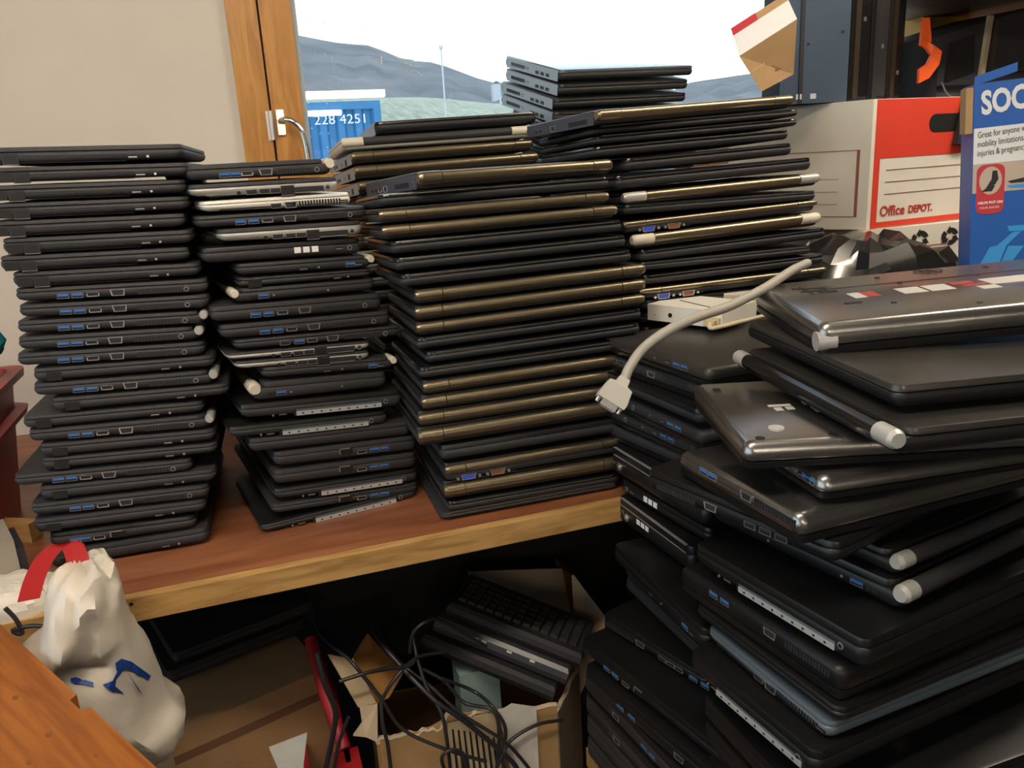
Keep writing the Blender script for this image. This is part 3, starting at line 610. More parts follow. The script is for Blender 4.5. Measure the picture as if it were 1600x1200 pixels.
pile((1102, 783), (953, 693), .984, .047, 'N', RW_, 'thick black laptop with two pale edge lines at the pile behind', GR, view='left', extra=lines)
pile((1108, 828), (969, 745), .936, .026, 'X', RW_, 'black laptop with three white squares, upper of two in that pile', GR, view='left')
pile((1080, 856), (962, 770), .909, .046, 'X', RW_, 'thick black laptop with three white squares beside the shelf edge', GR, view='left', extra=lines, length=.2)
pile((1100, 985), (967, 857), .862, .034, 'K', RW_, 'scuffed black laptop turned askew below the white-squares laptops', GR, length=.25, view='right')
zz = .827
for k in range(3):
    T = (.827-.752)/3
    M = frame((.505, .90, zz-T), (.02, -1, 0), (-1, -.02, 0)); laptop(M, .25, RW_, T*.97, 'N', f"plain black laptop in shade, {ORD[k].replace('topmost', 'first')} below the askew scuffed one", GR, view='left'); zz -= T
pile((1105, 1058), (940, 957), .752, .024, 'E', RW_, 'black laptop with pale corner and blue sockets at lower pile', GR, view='left', near=('left', [('usb', .2, .4), ('usb', .18, .4)]), cap=None)
pile((1161, 1200), (905, 995), .727, .030, 'V', .30, 'black laptop with thin lit lid line at lower pile', GR, view='front')
pile((1180, 1262), (911, 1037), .696, .036, 'R', .30, 'black laptop with row of small ports at the lower pile', GR, view='right')
zz = .659
for k in range(4):
    T = (.659-TABLE)/4
    M = frame((.425, .865, zz-T), (.10, -1, 0), (-1, -.10, 0)); laptop(M, .25, .30, T*.97, 'R' if k < 2 else 'N', f"black laptop at the base of the lower pile, {ORD[k].replace('topmost', 'first')} under the port-row one", GR, view='left'); zz -= T
# ------------------------------------------------------------------ router and cables
RWH = mat('router_white', (.68, .66, .60), .45)
zr = 1.1515
a, b, c = onz(1012, 500, zr), onz(1128, 514, zr), onz(1200, 488, zr)
ex = (b-a); nrm = Vector((ex.y, -ex.x, 0)).normalized()
r = thing('network_router', 'flat white network router lying on the upturned laptop', 'router', frame(a, ex, nrm))
w = ex.length; mb = MB(); mb.box((0, 0, .0005), (w, .10, .026)); mb.build('case', RWH, r)
mb = MB(); mb.cyl((w*.32, .001, .012), (w*.32, -.001, .012), .0035, 12); mb.cyl((w*.1, .001, .01), (w*.1, -.0008, .01), .001, 6); mb.cyl((w*.6, .001, .008), (w*.6, -.0008, .008), .001, 6); mb.build('reset_hole', HOLE, r)
mb = MB(); mb.box((w*.78, -.004, .003), (w*.98, .0005, .016)); mb.box((w*.83, -.010, .004), (w*.95, -.0035, .013)); mb.build('cable_plug', mat('beige_plug', (.55, .45, .25), .5), r)
mb = MB(); mb.tube([(w*.2, .05, .0262), (w*.75, .02, .0262)], .0008, 6); mb.build('seam', HOLE, r)
r2 = thing('power_brick', 'squat beige adapter box behind the white router', 'adapter', frame(onz(1118, 488, zr)+Vector((0, .0, 0)), c-onz(1118, 488, zr), Vector((-.2, -1, 0))))
w2 = (c-onz(1118, 488, zr)).length; mb = MB(); mb.box((0.012, 0.012, .0005), (w2, .06, .026)); mb.build('case', mat('beige_case', (.52, .48, .40), .5), r2)
GC = mat('grey_cable', (.33, .31, .27), .5); 
CP = [(1262, 411, 1.03), (1235, 424, 1.005), (1195, 450, .97), (1140, 478, .935), (1085, 497, .91), (1040, 519, .90), (1005, 545, .90), (985, 572, .893), (976, 592, .89)]
def atc(x, y, Z): return EYE+RW @ (Vector(((x-800)/F, (600-y)/F, 1))*Z)
r = thing('monitor_cable', 'thick grey monitor cable arching over the router with its plug hanging down', 'cable', Matrix.Translation(atc(*CP[4])))
iv = Matrix.Translation(-atc(*CP[4]))
mb = MB(iv); mb.tube(smoothpts([atc(*p) for p in CP]), .0058, 10); mb.build('cord', GC, r, smooth=60)
p0, p1 = atc(974, 594, .888), atc(950, 634, .882); d = (p1-p0).normalized(); sd = d.cross(RW @ Vector((0, 0, 1))).normalized(); fw_ = sd.cross(d).normalized()
mb = MB(iv); P = lambda t, w, h: [p0+d*t+sd*w+fw_*h, p0+d*t-sd*w+fw_*h, p0+d*t-sd*w-fw_*h, p0+d*t+sd*w-fw_*h]
mb.loops([P(-.002, .006, .006), P(.006, .007, .007), P(.008, .014, .008), P(.024, .017, .008), P(.030, .0165, .008)]); mb.build('plug_shell', mat('plug_grey', (.42, .40, .36), .5), r)
mb = MB(iv); mb.loops([P(.029, .0095, .0045), P(.037, .0095, .0045), P(.037, .008, .0035), P(.031, .008, .0035)]); mb.build('plug_socket', METAL, r)
for s in (-1, 1):
    mb = MB(iv); q = p0+d*.029+sd*.0135*s; mb.cyl(q, q+d*.007, .0022, 8); mb.build('thumbscrew', METAL, r)
r = thing('network_lead', 'thin beige lead running from the router plug to the right', 'cable', Matrix.Translation(b))
iv = Matrix.Translation(-b)
mb = MB(iv); q0 = r_ = None
base = bpy.data.objects['network_router'].matrix_world
bpy.context.view_layer.update()
Mx = bpy.data.objects['network_router'].matrix_world
mb.tube(smoothpts([Mx @ Vector((w*.9, -.011, .008)), Mx @ Vector((w*1.02, -.022, .006)), onz(1200, 492, zr+.004), onz(1240, 488, zr+.004)]), .0032, 8); mb.build('cord', mat('beige_cord', (.6, .52, .36), .5), r, smooth=60)
# ------------------------------------------------------------------ boxes and cases at the right end of the shelf
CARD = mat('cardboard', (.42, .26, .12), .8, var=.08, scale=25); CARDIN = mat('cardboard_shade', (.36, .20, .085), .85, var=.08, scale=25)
BOXW = mat('carton_white', (.66, .63, .55), .65, var=.04, scale=8, bump=.15); BOXR = mat('carton_red', (.62, .045, .022), .55, var=.05, scale=8)
INK = mat('ink_black', (.012, .012, .012), .6); LINE = mat('line_brown', (.25, .08, .05), .7)
zc = 1.235
c0 = onz(1353, 359, zc)                                             # near lower corner of the archive box
eR = Vector((1, .10, 0)).normalized(); eL = Vector((-.52, .854, 0)).normalized()
def rect3(M, x0, z0, x1, z1, m, parent, name, d=.0008):
    mb = MB(M); mb.box((x0, -d, z0), (x1, .0004, z1)); return mb.build(name, m, parent)
WR, WL = .36, .30
top = ony(1360, 155, c0.y); HB = top.z-zc
root = thing('archive_box', 'red and white cardboard archive box with lettering and hand hole', 'box', Matrix.Translation(c0))
nR = Vector((eR.y, -eR.x, 0)); nL = Vector((-eL.y, eL.x, 0)); nL = -nL if nL.dot(nR) < 0 and nL.x > 0 else nL
mb = MB(); lip = .02
dn = eL*WL; ra = eR*WR
mb.loops([[Vector((0, 0, 0)), ra, ra+dn, dn], [Vector((0, 0, HB)), ra+Vector((0, 0, HB)), ra+dn+Vector((0, 0, HB)), dn+Vector((0, 0, HB))]])
mb.build('carton', BOXW, root)
MR = frame((0, 0, 0), eR, nR); ML = frame(dn, -eL, Vector((-abs(eL.y), -abs(eL.x), 0)))
rect3(MR, .010, .0, .026, HB*.55, BOXR, root, 'red_strip'); rect3(MR, .010, HB*.55, WR-.004, HB-.001, BOXR, root, 'red_panel'); rect3(MR, .026, .001, WR-.004, HB*.05, BOXR, root, 'red_strip')
for k in range(3): rect3(MR, .045, HB*(.455-.095*k), WR-.03, HB*(.460-.095*k), LINE, root, 'ruled_line')
text('Office', .029, MR @ upright(.034, -.001, HB*.095), mat('ink_red', (.45, .03, .02), .6), root, 'printed_word', bold=.0004)
text('DEPOT.', .021, MR @ upright(.115, -.001, HB*.10), MATS['ink_red'], root, 'printed_word', bold=.0006)
hx = ony(1495, 195, c0.y); hl = .17
mb = MB(MR); pts = []
for k in range(13): t = math.pi/2+k*math.pi/12; pts.append((.175+.018*math.cos(t), HB*.80+.018*math.sin(t)))
for k in range(13): t = -math.pi/2+k*math.pi/12; pts.append((.262+.018*math.cos(t), HB*.80+.018*math.sin(t)))
mb.prism(pts, 'y', -.0014, .0003); mb.build('hand_hole', HOLE, root)
for a in ((.04, HB*.62, WL-.02, HB*.626), (.04, HB*.10, WL-.02, HB*.106), (WL-.026, HB*.10, WL-.02, HB*.626)): rect3(ML, *a, LINE, root, 'ruled_frame', .0006)
for k in range(3): rect3(ML, .08, HB*(.40-.10*k), WL-.06, HB*(.404-.10*k), LINE, root, 'ruled_line', .0006)
# white carton with recycling arrows beneath
root = thing('printed_carton', 'low white carton with black recycling arrows under the archive box', 'box', Matrix.Translation((c0.x, c0.y, SHELF)))
mb = MB(); mb.box((-.01, -.005, .0005), (.42, .27, zc-SHELF-.001)); mb.build('carton', BOXW, root)
for k, X in enumerate((.075, .135, .215)):
    mb = MB(); cz = zc-SHELF-.03-(.012 if k == 0 else 0)
    for j in range(3):
        a0 = j*2.094+.3; P = lambda r, t: (X+r*math.cos(t), -.0062, cz+r*.8*math.sin(t))
        for q in range(4):
            t0, t1 = a0+q*.33, a0+(q+1)*.33; mb.add([P(.023, t0), P(.023, t1), P(.010, t1), P(.010, t0)], [(0, 1, 2, 3)])
        mb.add([P(.029, a0+1.32), P(.0165, a0+1.95), P(.005, a0+1.32)], [(0, 1, 2)])
    mb.build('recycling_mark', INK, root, fix=False)
for j in range(4): mb = MB(); mb.box((.16, -.006, zc-SHELF-.045-j*.008), (.21, -.0045, zc-SHELF-.0435-j*.008)); mb.build('printed_line', LINE, root)
# black plastic sack
def blob(name, label, cat, m, o, rx, ry, rz, seed, lumps, flat=.0, n=(40, 20), crinkle=.04):
    rnd = random.Random(seed); dirs = [(Vector((rnd.gauss(0, 1), rnd.gauss(0, 1), rnd.gauss(0, 1))).normalized(), rnd.uniform(.3, 1), rnd.uniform(3, 9)) for _ in range(lumps)]
    mb = MB(); ls = []
    for i in range(1, n[1]):
        t = math.pi*i/n[1]; l = []
        for j in range(n[0]):
            p = 2*math.pi*j/n[0]; d = Vector((math.sin(t)*math.cos(p), math.sin(t)*math.sin(p), -math.cos(t)))
            s = 1+sum(.10*w*(abs(math.sin(d.dot(v)*f+w*9))-.5) for v, w, f in dirs)/max(1, lumps**.5)*1.6+rnd.uniform(-crinkle, crinkle)
            sx = lambda v: math.copysign(abs(v)**.7, v)
            l.append((sx(d.x)*rx*s, sx(d.y)*ry*s, max(0, rz+sx(d.z)*rz*(s if d.z > 0 else 1))))
        ls.append(l)
    mb.loops(ls); ob = mb.build(name, m, smooth=18); ob.location = o; return tag(ob, label, cat)
blob('refuse_sack', 'crumpled glossy black plastic sack in front of the archive box', 'sack', mat('sack_black', (.012, .012, .012), .2, coat=.2), (1.13, 1.235, SHELF+.001), .175, .10, .160, 4, 14, n=(26, 13), crinkle=.075)
# blue sock-aid box
SUP = thing('brown_carton', 'tall brown carton standing behind the nearest pile under the blue box', 'box', Matrix.Translation((.885, .70, 0)))
bz = ony(1513, 464, .93).z; mb = MB(); mb.box((0, 0, .0005), (.46, .318, bz-.001)); mb.build('carton', CARD, SUP)
q0 = ony(1513, 464, .93)
BLU = mat('carton_blue', (.008, .10, .42), .4); BLUL = mat('print_light_blue', (.03, .30, .72), .5); PHOTO = mat('print_beige', (.5, .40, .33), .5)
eB = Vector((.78, -.62, 0)).normalized(); nB = Vector((eB.y, -eB.x, 0)); MBx = frame((0, 0, 0), eB, nB) @ Matrix.Rotation(-.06, 4, 'Y')
tB = ony(1524, 130, q0.y); HB2 = tB.z-bz
root = thing('blue_carton', 'tall blue retail box with white lettering at the right edge', 'box', Matrix.Translation(q0))
mb = MB(MBx); mb.box((0, 0, 0), (.28, .10, HB2)); mb.build('carton', BLU, root)
mb = MB(MBx); mb.obox((.0, .0, HB2-.002), (.052, -.004, .012), (0, .002, 0), (0, .0, .012)); mb.build('lid_tab', BLU, root)
mb = MB(MBx); mb.box((-.010, .002, HB2*.78), (-.0005, .05, HB2-.004)); mb.build('side_flap', CARD, root)
rect3(MBx, .001, HB2*.635, .279, HB2*.80, WHITE, root, 'white_band'); rect3(MBx, .001, HB2*.50, .279, HB2*.634, PHOTO, root, 'photo_band')
text('SOCK', .044, MBx @ upright(.010, -.001, HB2*.862) @ Matrix.Rotation(.06, 4, 'Z'), WHITE, root, 'printed_word', bold=.0016, sx=.66)
for k, s in enumerate(('Great for anyone with', 'mobility limitations,', 'injuries & pregnancy')): text(s, .0125, MBx @ upright(.006, -.0012, HB2*(.755-.042*k)) @ Matrix.Rotation(.06, 4, 'Z'), INK, root, 'printed_line', sx=.60)
mb = MB(MBx)
def rrect(x0, z0, x1, z1, r):
    return [(cx+r*math.cos(t0+k*math.pi/8), cz+r*math.sin(t0+k*math.pi/8)) for cx, cz, t0 in ((x1-r, z1-r, 0), (x0+r, z1-r, math.pi/2), (x0+r, z0+r, math.pi), (x1-r, z0+r, 1.5*math.pi)) for k in range(5)]
mb.prism(rrect(.006, HB2*.40, .042, HB2*.63, .010), 'y', -.0016, 0); mb.build('red_badge', mat('print_red', (.5, .03, .04), .5), root)
mb = MB(MBx); mb.prism([(.024+.0145*math.cos(k*math.pi/10), HB2*.555+HB2*.065*math.sin(k*math.pi/10)) for k in range(20)], 'y', -.0019, 0); mb.build('badge_photo', PHOTO, root)
for dz, dx in ((0, 0), (-.012, -.002)):
    mb = MB(MBx); mb.prism([(.018+dx, HB2*.52), (.03+dx, HB2*.535), (.034+dx, HB2*.56), (.032+dx, HB2*.60), (.026+dx, HB2*.60), (.025+dx, HB2*.56)], 'y', -.0022-dx*.1, 0) if dz == 0 else mb.prism([(.012, HB2*.505), (.026, HB2*.505), (.03, HB2*.53), (.024, HB2*.535)], 'y', -.0023, 0)
    mb.build('boot_print', INK, root)
text('HELPS PUT ON', .0048, MBx @ upright(.0085, -.002, HB2*.448), WHITE, root, 'printed_line', bold=.0002)
text('YOUR SOCKS', .0042, MBx @ upright(.0105, -.002, HB2*.425), WHITE, root, 'printed_line')
mb = MB(MBx); mb.prism([(.046, HB2*.545), (.075, HB2*.56), (.10, HB2*.63), (.115, HB2*.634), (.085, HB2*.555), (.07, HB2*.535), (.05, HB2*.535)], 'y', -.0018, 0); mb.build('shoe_print', INK, root)
mb = MB(MBx); mb.prism([(.045, HB2*.525), (.075, HB2*.527), (.07, HB2*.51), (.05, HB2*.513)], 'y', -.0018, 0); mb.build('shoe_print', BLUL, root)
for k, poly in enumerate(([(.048, .335), (.10, .335), (.10, .305), (.05, .31)], [(.055, .305), (.066, .305), (.045, .235), (.034, .24)], [(.026, .24), (.048, .25), (.034, .11), (.006, .10)], [(.05, .24), (.07, .235), (.046, .12), (.036, .11)], [(.004, .10), (.07, .12), (.075, .10), (.01, .07)])):
    mb = MB(MBx); mb.prism([(x, z*HB2) for x, z in poly], 'y', -.001-.0002*k, 0); mb.build('device_print', BLUL, root)
# slate computer case, dark panels, printer shell above the archive box
zt0 = zc+HB+.001
pc = ony(1323, 150, c0.y+.06); pc.z = zt0
root = thing('computer_case', 'upright slate computer case on the archive box in front of the window', 'computer', Matrix.Translation(pc))
MC = frame((0, 0, 0), Vector((.93, .36, 0)), Vector((.36, -.93, 0)))
wl = .135; eS = Vector((-1, .22, 0)).normalized()
MS = frame(eS*wl, -eS, Vector((-.22, -1, 0)))
mb = MB(MS); mb.box((0, 0, 0), (wl, .012, .42)); mb.build('side_panel', mat('case_slate', (.055, .085, .13), .42, metal=.2), root)
mb = MB(MS); mb.box((wl*.78, -.004, .27), (wl*.88, 0, .33)); mb.box((wl*.80, -.007, .24), (wl*.86, 0, .262)); mb.box((wl*.80, -.007, .275), (wl*.86, -.003, .29)); mb.build('latch', HOLE, root)
mb = MB(MS)
for x, z in ((.05, .25), (.12, .13), (.05, .11)): mb.cyl((x, .001, z), (x, -.0012, z), .003, 8)
mb.build('rivet', HOLE, root)
for x in (.028, .058): rect3(MS, x, .008, x+.012, .018, mat('pale_tag', (.5, .52, .55), .5), root, 'tag', .0012)
mb = MB(); mb.box((-.10, .02, 0), (.004, .14, .40)); mb.build('chassis', BLK2, root)
BRZ = mat('bronze_dark', (.055, .042, .03), .38, metal=.4)
px0 = pc+Vector((.012, .01, 0))
for k, (w, m, lb) in enumerate(((.055, BRZ, 'dark bronze-edged panel standing beside the slate computer case'), (.052, BLK2, 'dark upright panel with small lights, second beside the slate case'), (.045, BRZ, 'dark upright panel nearest the orange strap'))):
    t = thing('computer_tower', lb, 'computer', Matrix.Translation(px0) @ Matrix.Rotation(.12, 4, 'Z'), 'dark panels beside the slate case')
    mb = MB(); mb.box((0, 0, 0), (w-.004, .22, .43-.02*k)); mb.build('case', BLK2, t)
    mb = MB(); mb.box((w*.05, -.008, .005), (w*.3, 0, .42-.02*k)); mb.build('front_rib', m, t)
    mb = MB(); mb.box((w*.36, -.004, .01), (w*.85, 0, .41-.02*k)); mb.build('front_panel', GLOSS if k != 1 else BLK, t)
    mb = MB(); mb.box((w*.5, -.0052, .15-.05*k), (w*.62, -.0035, .158-.05*k)); mb.build('badge', METAL, t)
    px0 = px0+Vector((w*.99, w*.12, 0))
# orange strap
zt = zt0
ob = [ony(x, y, c0.y+.05) for x, y in ((1448, 28), (1446, 62), (1453, 78), (1468, 82), (1462, 104), (1447, 120), (1438, 128))]
root = thing('orange_strap', 'bent bright orange plastic strap between dark panels and black printer', 'strap', Matrix.Translation((ob[-1].x, ob[-1].y, zt0)))
oo = Vector((ob[-1].x, ob[-1].y, zt0))
def fold(pts, m, name):
    P = [ony(x, y, c0.y+.05+d)-oo for x, y, d in pts]; mb = MB(); mb.loops([P, [p+Vector((.002, .008, 0)) for p in P]]); mb.build(name, m, root)
ORG = mat('orange_plastic', (.75, .10, .015), .42)
fold([(1443, 28, .02), (1453, 27, .02), (1456, 64, .0), (1450, 76, -.005), (1439, 70, .0)], ORG, 'band_end')
fold([(1450, 66, -.004), (1459, 70, -.012), (1472, 80, -.014), (1468, 100, -.012), (1452, 122, -.006), (1436, 130, .0), (1437, 108, .0), (1449, 100, -.004), (1456, 86, -.008), (1448, 76, -.004)], ORG, 'band')
# black printer shell
pp = ony(1462, 152, c0.y+.06); pp.z = zt0
root = thing('printer', 'black printer-like shell with recessed tray on the archive box at right', 'printer', Matrix.Translation(pp) @ Matrix.Rotation(.08, 4, 'Z') @ Matrix.Rotation(-.16, 4, 'Y') if False else Matrix.Translation(pp) @ Matrix.Rotation(.08, 4, 'Z'))
mb = MB(); mb.loops([[(0, 0, 0), (.30, 0, 0), (.30, .22, 0), (0, .22, 0)], [(0, 0, .12), (.30, 0, .185), (.30, .22, .185), (0, .22, .12)]]); mb.build('shell', BLK2, root)
mb = MB(); mb.add([(.02, -.002, .03), (.105, -.002, .05), (.098, -.002, .125), (.025, -.002, .105)], [(0, 1, 2, 3)]); mb.box((.0, -.006, .018), (.12, 0, .024)); mb.build('tray_recess', GLOSS, root)
mb = MB(); mb.obox((.118, -.008, .03), (.012, 0, .0), (0, .008, 0), (.012, 0, .13)); mb.build('guide_rib', mat('pale_rib', (.30, .24, .16), .5), root)
mb = MB(); mb.box((.15, -.006, .02), (.16, 0, .15)); mb.box((.155, -.004, .05), (.27, 0, .058)); mb.build('edge_rib', BRZ, root)
mb = MB(); mb.tube(smoothpts([(.006, -.006, .03), (.012, -.02, .004), (.045, -.024, -.004), (.07, -.012, .004)]), .0016, 6); mb.build('loose_lead', RUB, root)
# yellow carton above, behind
yp = ony(1443, 34, c0.y+.30)
root = thing('yellow_carton', 'yellow cardboard carton at the top behind the orange strap', 'box', Matrix.Translation((yp.x, yp.y, zt0)))
mb = MB(); mb.box((0, 0, 0), (.14, .06, .32)); mb.build('carton', mat('carton_yellow', (.62, .36, .06), .6), root); mb = MB(); mb.box((.0, -.001, yp.z-zt0+.02), (.14, 0, yp.z-zt0+.022)); mb.build('tape_seam', LINE, root)
# tilted cardboard box by the window
K = c0.y-.10
A = ony(1155, 88, K); B = ony(1190, 143, K); Cc = ony(1236, 30, K-.02)
root = thing('small_cardboard_box', 'small tilted brown cardboard box with white and red side above the stack', 'box', Matrix.Translation(B))
u = (A-B); v = (ony(1240, 116, K)-B); dep_ = Vector((-.3, .9, .25)).normalized()*.09
up_ = ony(1155, 88, K)-B
far = [ony(1142, 45, K+.09), ony(1228, 0, K+.09)]
f0 = [Vector((0, 0, 0)), v, v+(Cc-A)-v*0+u-(v)*1 if False else Cc-B+Vector((.012, 0, .0)), u]
sh = far[0]-A
mb = MB(); mb.loops([[p for p in f0], [p+sh for p in f0]]); mb.build('carton', CARD, root)
mb = MB(); n_ = (f0[2]-f0[3]).cross(sh).normalized()*.0008; n_ = n_ if n_.z > 0 else -n_
mb.loops([[u+n_, f0[2]+n_, f0[2]+sh*.72+n_, u+sh*.72+n_], [u, f0[2], f0[2]+sh*.72, u+sh*.72]]); mb.build('white_label', WHITE, root)
mb = MB(); mb.loops([[u+sh*.72+n_, u+(f0[2]-u)*.45+sh*.72+n_, u+(f0[2]-u)*.45+sh+n_, u+sh+n_], [u+sh*.72, u+(f0[2]-u)*.45+sh*.72, u+(f0[2]-u)*.45+sh, u+sh]]); mb.build('red_label', MATS['print_red'], root)
nf = Vector((0, -.0008, 0))
def onf(a, b): return v*a+u*b
for a0, a1, b0 in ((.62, .98, .40), (.66, .98, .33), (.62, .9, .27)):
    mb = MB(); p = onf(a0, b0); mb.obox(p+nf, (v*(a1-a0)), -nf, u*.045); mb.build('printed_line', LINE, root)
mb = MB(); mb.obox(onf(.0, .52)+nf, v*.42+u*.02, -nf, u*.02); mb.obox(onf(.42, .54)+nf, v*.5+u*.42, -nf, u*.02); mb.build('flap_crease', mat('crease_pale', (.52, .36, .2), .8), root)
# beam over the far right
struct(plain('trim_2', wood('dark_beam', (.12, .05, .02), (.22, .10, .04), 6, (1, 8, 8), .5), ((ony(1400, 3, c0.y+.1).x, c0.y-.05, ony(1560, 3, c0.y+.1).z+.004), (3.4, c0.y+.35, ony(1560, 3, c0.y+.1).z+.10))))
# black flap hanging by the blue box
fp = [onpl(x, y, c0-nR*-.016, nR) for x, y in ((1512, 152), (1516, 226), (1495, 225))]
ob = MB(); o = fp[2]; ob.loops([[p-o for p in fp], [p-o+Vector((0, .012, 0)) for p in fp]]); ob = ob.build('black_folder', BLK2); ob.location = o; tag(ob, 'small black folded flap between the archive box and the blue box', 'folder')

# ------------------------------------------------------------------ left end of the shelf
q = onz(45, 800, SHELF)
REDP = mat('red_plastic', (.36, .018, .02), .4)
bx = onz(48, 832, SHELF); tz = ony(50, 612, bx.y).z
root = thing('red_bin', 'red plastic bin with rolled lip left of the first stack', 'bin', Matrix.Translation((bx.x-.148, bx.y+.03, SHELF)))
mb = MB(); hB = tz-SHELF; R = lambda r, z: [(x*1.0, y*1.0, z) for x, y in plan(.28*r, .24*r, .03, 0)]
mb.loops([R(.82, 0), R(1.0, hB), R(1.10, hB), R(1.11, hB+.012), R(.97, hB+.012), R(.95, hB-.01), R(.80, .01)]); mb.build('tub', REDP, root, smooth=50)
mb = MB(); mb.loops([R(1.06, hB-.06), R(1.08, hB-.05), R(1.0, hB-.045)]); mb.build('rim_band', REDP, root)
cy = thing('turquoise_cloth', 'bunched turquoise cloth poking out of the red bin', 'cloth', Matrix.Translation((bx.x-.115, bx.y+.03, SHELF+.012)))
mb = MB(); ht = ony(8, 516, bx.y).z-SHELF-.01; ls = []
for i in range(16):
    t = i/15; zz_ = max(ht, hB+.05)*t; u = max(0, (zz_-hB-.012)/max(.01, max(ht, hB+.05)-hB-.012)); rr = .045+.012*math.sin(math.pi*u)-.03*u*u
    ls.append([(.105*math.sqrt(u)+math.cos(a)*(rr+.006*math.sin(3*a+i)), math.sin(a)*(rr+.005*math.sin(4*a+i*2)), zz_+.008*math.sin(2*a)*u) for a in [k*math.pi/8 for k in range(16)]])
mb.loops(ls); mb.build('folds', mat('turquoise_fabric', (.02, .42, .55), .8), cy, smooth=60)
g0 = onz(40, 922, SHELF)
root = thing('grey_device', 'grey metal box with dark underside at the left edge of the shelf', 'device', Matrix.Translation((g0.x, g0.y, SHELF)) @ Matrix.Rotation(.35, 4, 'Z'))
GH = ony(10, 850, g0.y).z-SHELF
mb = MB(); mb.box((-.20, 0, .014), (0, .09, GH+.004)); mb.build('case', mat('device_grey', (.34, .31, .26), .45, metal=.3), root)
mb = MB(); mb.box((-.20, .002, .0005), (.0, .085, .013)); mb.build('underside', BLK, root)
mb = MB(); mb.box((.0005, .004, .0005), (.010, .085, GH-.01)); mb.build('side_plate', BLK2, root)
w0 = onz(22, 850, SHELF)
root = thing('wood_offcut', 'small yellow wooden offcut between grey device and red bin', 'offcut', Matrix.Translation((w0.x, w0.y+.005, SHELF)) @ Matrix.Rotation(-.5, 4, 'Z'))
mb = MB(); mb.box((-.03, 0, .0005), (.03, .022, .03)); mb.build('block', EDGEW, root)
# carrier bag
BAGW = mat('bag_white', (.60, .555, .48), .42, var=.06, scale=9, bump=.9)
def bagpt(x, y, Y): return ony(x, y, Y)
b0 = ony(165, 1150, .945)
root = thing('carrier_bag', 'white plastic carrier bag with blue print slumped at the shelf end', 'bag', Matrix.Translation((b0.x, b0.y, b0.z)))
iv = Matrix.Translation(-b0)
rows = [(876, 112, 148, .012), (882, 94, 166, .03), (895, 80, 180, .045), (925, 71, 190, .055), (955, 69, 194, .06), (985, 60, 202, .065), (1005, 20, 214, .07), (1040, 10, 234, .08), (1080, 20, 250, .085), (1106, 70, 262, .08), (1130, 110, 292, .075), (1160, 140, 288, .06), (1190, 180, 250, .03)]
mb = MB(iv); ls = []; N = 30; rb = random.Random(5)
ph = [rb.uniform(0, 6) for _ in range(6)]
for i, (y, xl, xr, dp) in enumerate(rows):
    l = []; Yc_ = .972-.02*math.sin(i*.5)
    a, b = ony(xl, y, Yc_), ony(xr, y, Yc_); m_ = (a+b)/2; hw = (b-a).length/2
    for k in range(N):
        t = 2*math.pi*k/N; cr_ = 1+.10*math.sin(3*t+ph[0]+i*.9)+.07*math.sin(5*t+ph[1]-i*1.1)+rb.uniform(-.10, .10)
        l.append(m_+Vector((math.cos(t)*hw*(1+.03*math.sin(7*t+i)), math.sin(t)*dp*cr_, .006*math.sin(6*t+ph[3]+i))))
    ls.append(l)
fin = []
for i in range(len(ls)-1):
    for j in range(2): fin.append([ls[i][k].lerp(ls[i+1][k], j/2)+Vector((0, rb.uniform(-.004, .004), 0)) for k in range(N)])
fin.append(ls[-1]); mb.loops(fin); bagob = mb.build('bag_body', BAGW, root, smooth=55)
from mathutils.bvhtree import BVHTree
bvh = BVHTree.FromPolygons([v.co+b0 for v in bagob.data.vertices], [tuple(p.vertices) for p in bagob.data.polygons])
mb = MB(iv); hpts = [(48, 935), (58, 900), (75, 868), (98, 848), (116, 852), (124, 872), (126, 892)]
sp = smoothpts([ony(x, y, .975) for x, y in hpts], 5)
mb.loops([[p+Vector((-.013, -.004, 0)), p+Vector((.010, -.004, 0)), p+Vector((.010, .0, .0)), p+Vector((-.013, .0, 0))] for p in sp]); mb.build('red_handle', mat('handle_red', (.50, .025, .03), .35), root, smooth=40)
def onbag(x, y, off=.0012):
    h = bvh.ray_cast(EYE, ray(x, y).normalized())
    return h[0]-ray(x, y).normalized()*.0028
PB = mat('bag_blue', (.012, .05, .25), .4)
for poly in ([(180, 1036), (190, 1029), (206, 1034), (236, 1056), (232, 1063), (210, 1050), (196, 1044), (190, 1050), (182, 1048)], [(185, 1046), (196, 1044), (182, 1062), (180, 1072), (194, 1084), (176, 1080), (160, 1070), (170, 1066), (176, 1064)], [(196, 1046), (222, 1083), (224, 1086), (216, 1078)], [(100, 1062), (118, 1058), (146, 1066), (146, 1074), (134, 1070), (116, 1068)]):
    # fine patches that follow the folds of the bag
    P = [onbag(x, y) for x, y in poly]
    mb = MB(iv); D_ = 6; M_ = len(poly); cx = sum(p[0] for p in poly)/M_; cy = sum(p[1] for p in poly)/M_
    import mathutils.geometry as mg
    tri = mg.tessellate_polygon([[Vector((x, y, 0)) for x, y in poly]])
    for t in tri:
        A, B, Cv = [Vector((*poly[k], 0)) for k in t]; n_ = 9; g = {}
        for u in range(n_+1):
            for v in range(n_+1-u):
                q = A+(B-A)*(u/n_)+(Cv-A)*(v/n_); g[u, v] = onbag(q.x, q.y)
        ks = list(g); ix = {k: i for i, k in enumerate(ks)}
        mb.add([g[k] for k in ks], [(ix[u, v], ix[u+1, v], ix[u, v+1]) for u, v in ks if u+v < n_]+[(ix[u+1, v], ix[u+1, v+1], ix[u, v+1]) for u, v in ks if u+v < n_-1])
    mb.build('blue_print', PB, root)
bl = blob('plastic_bag', 'crumpled white plastic bag beside the carrier bag below the grey device', 'bag', BAGW, ony(18, 985, 1.08), .06, .045, .035, 9, 8)
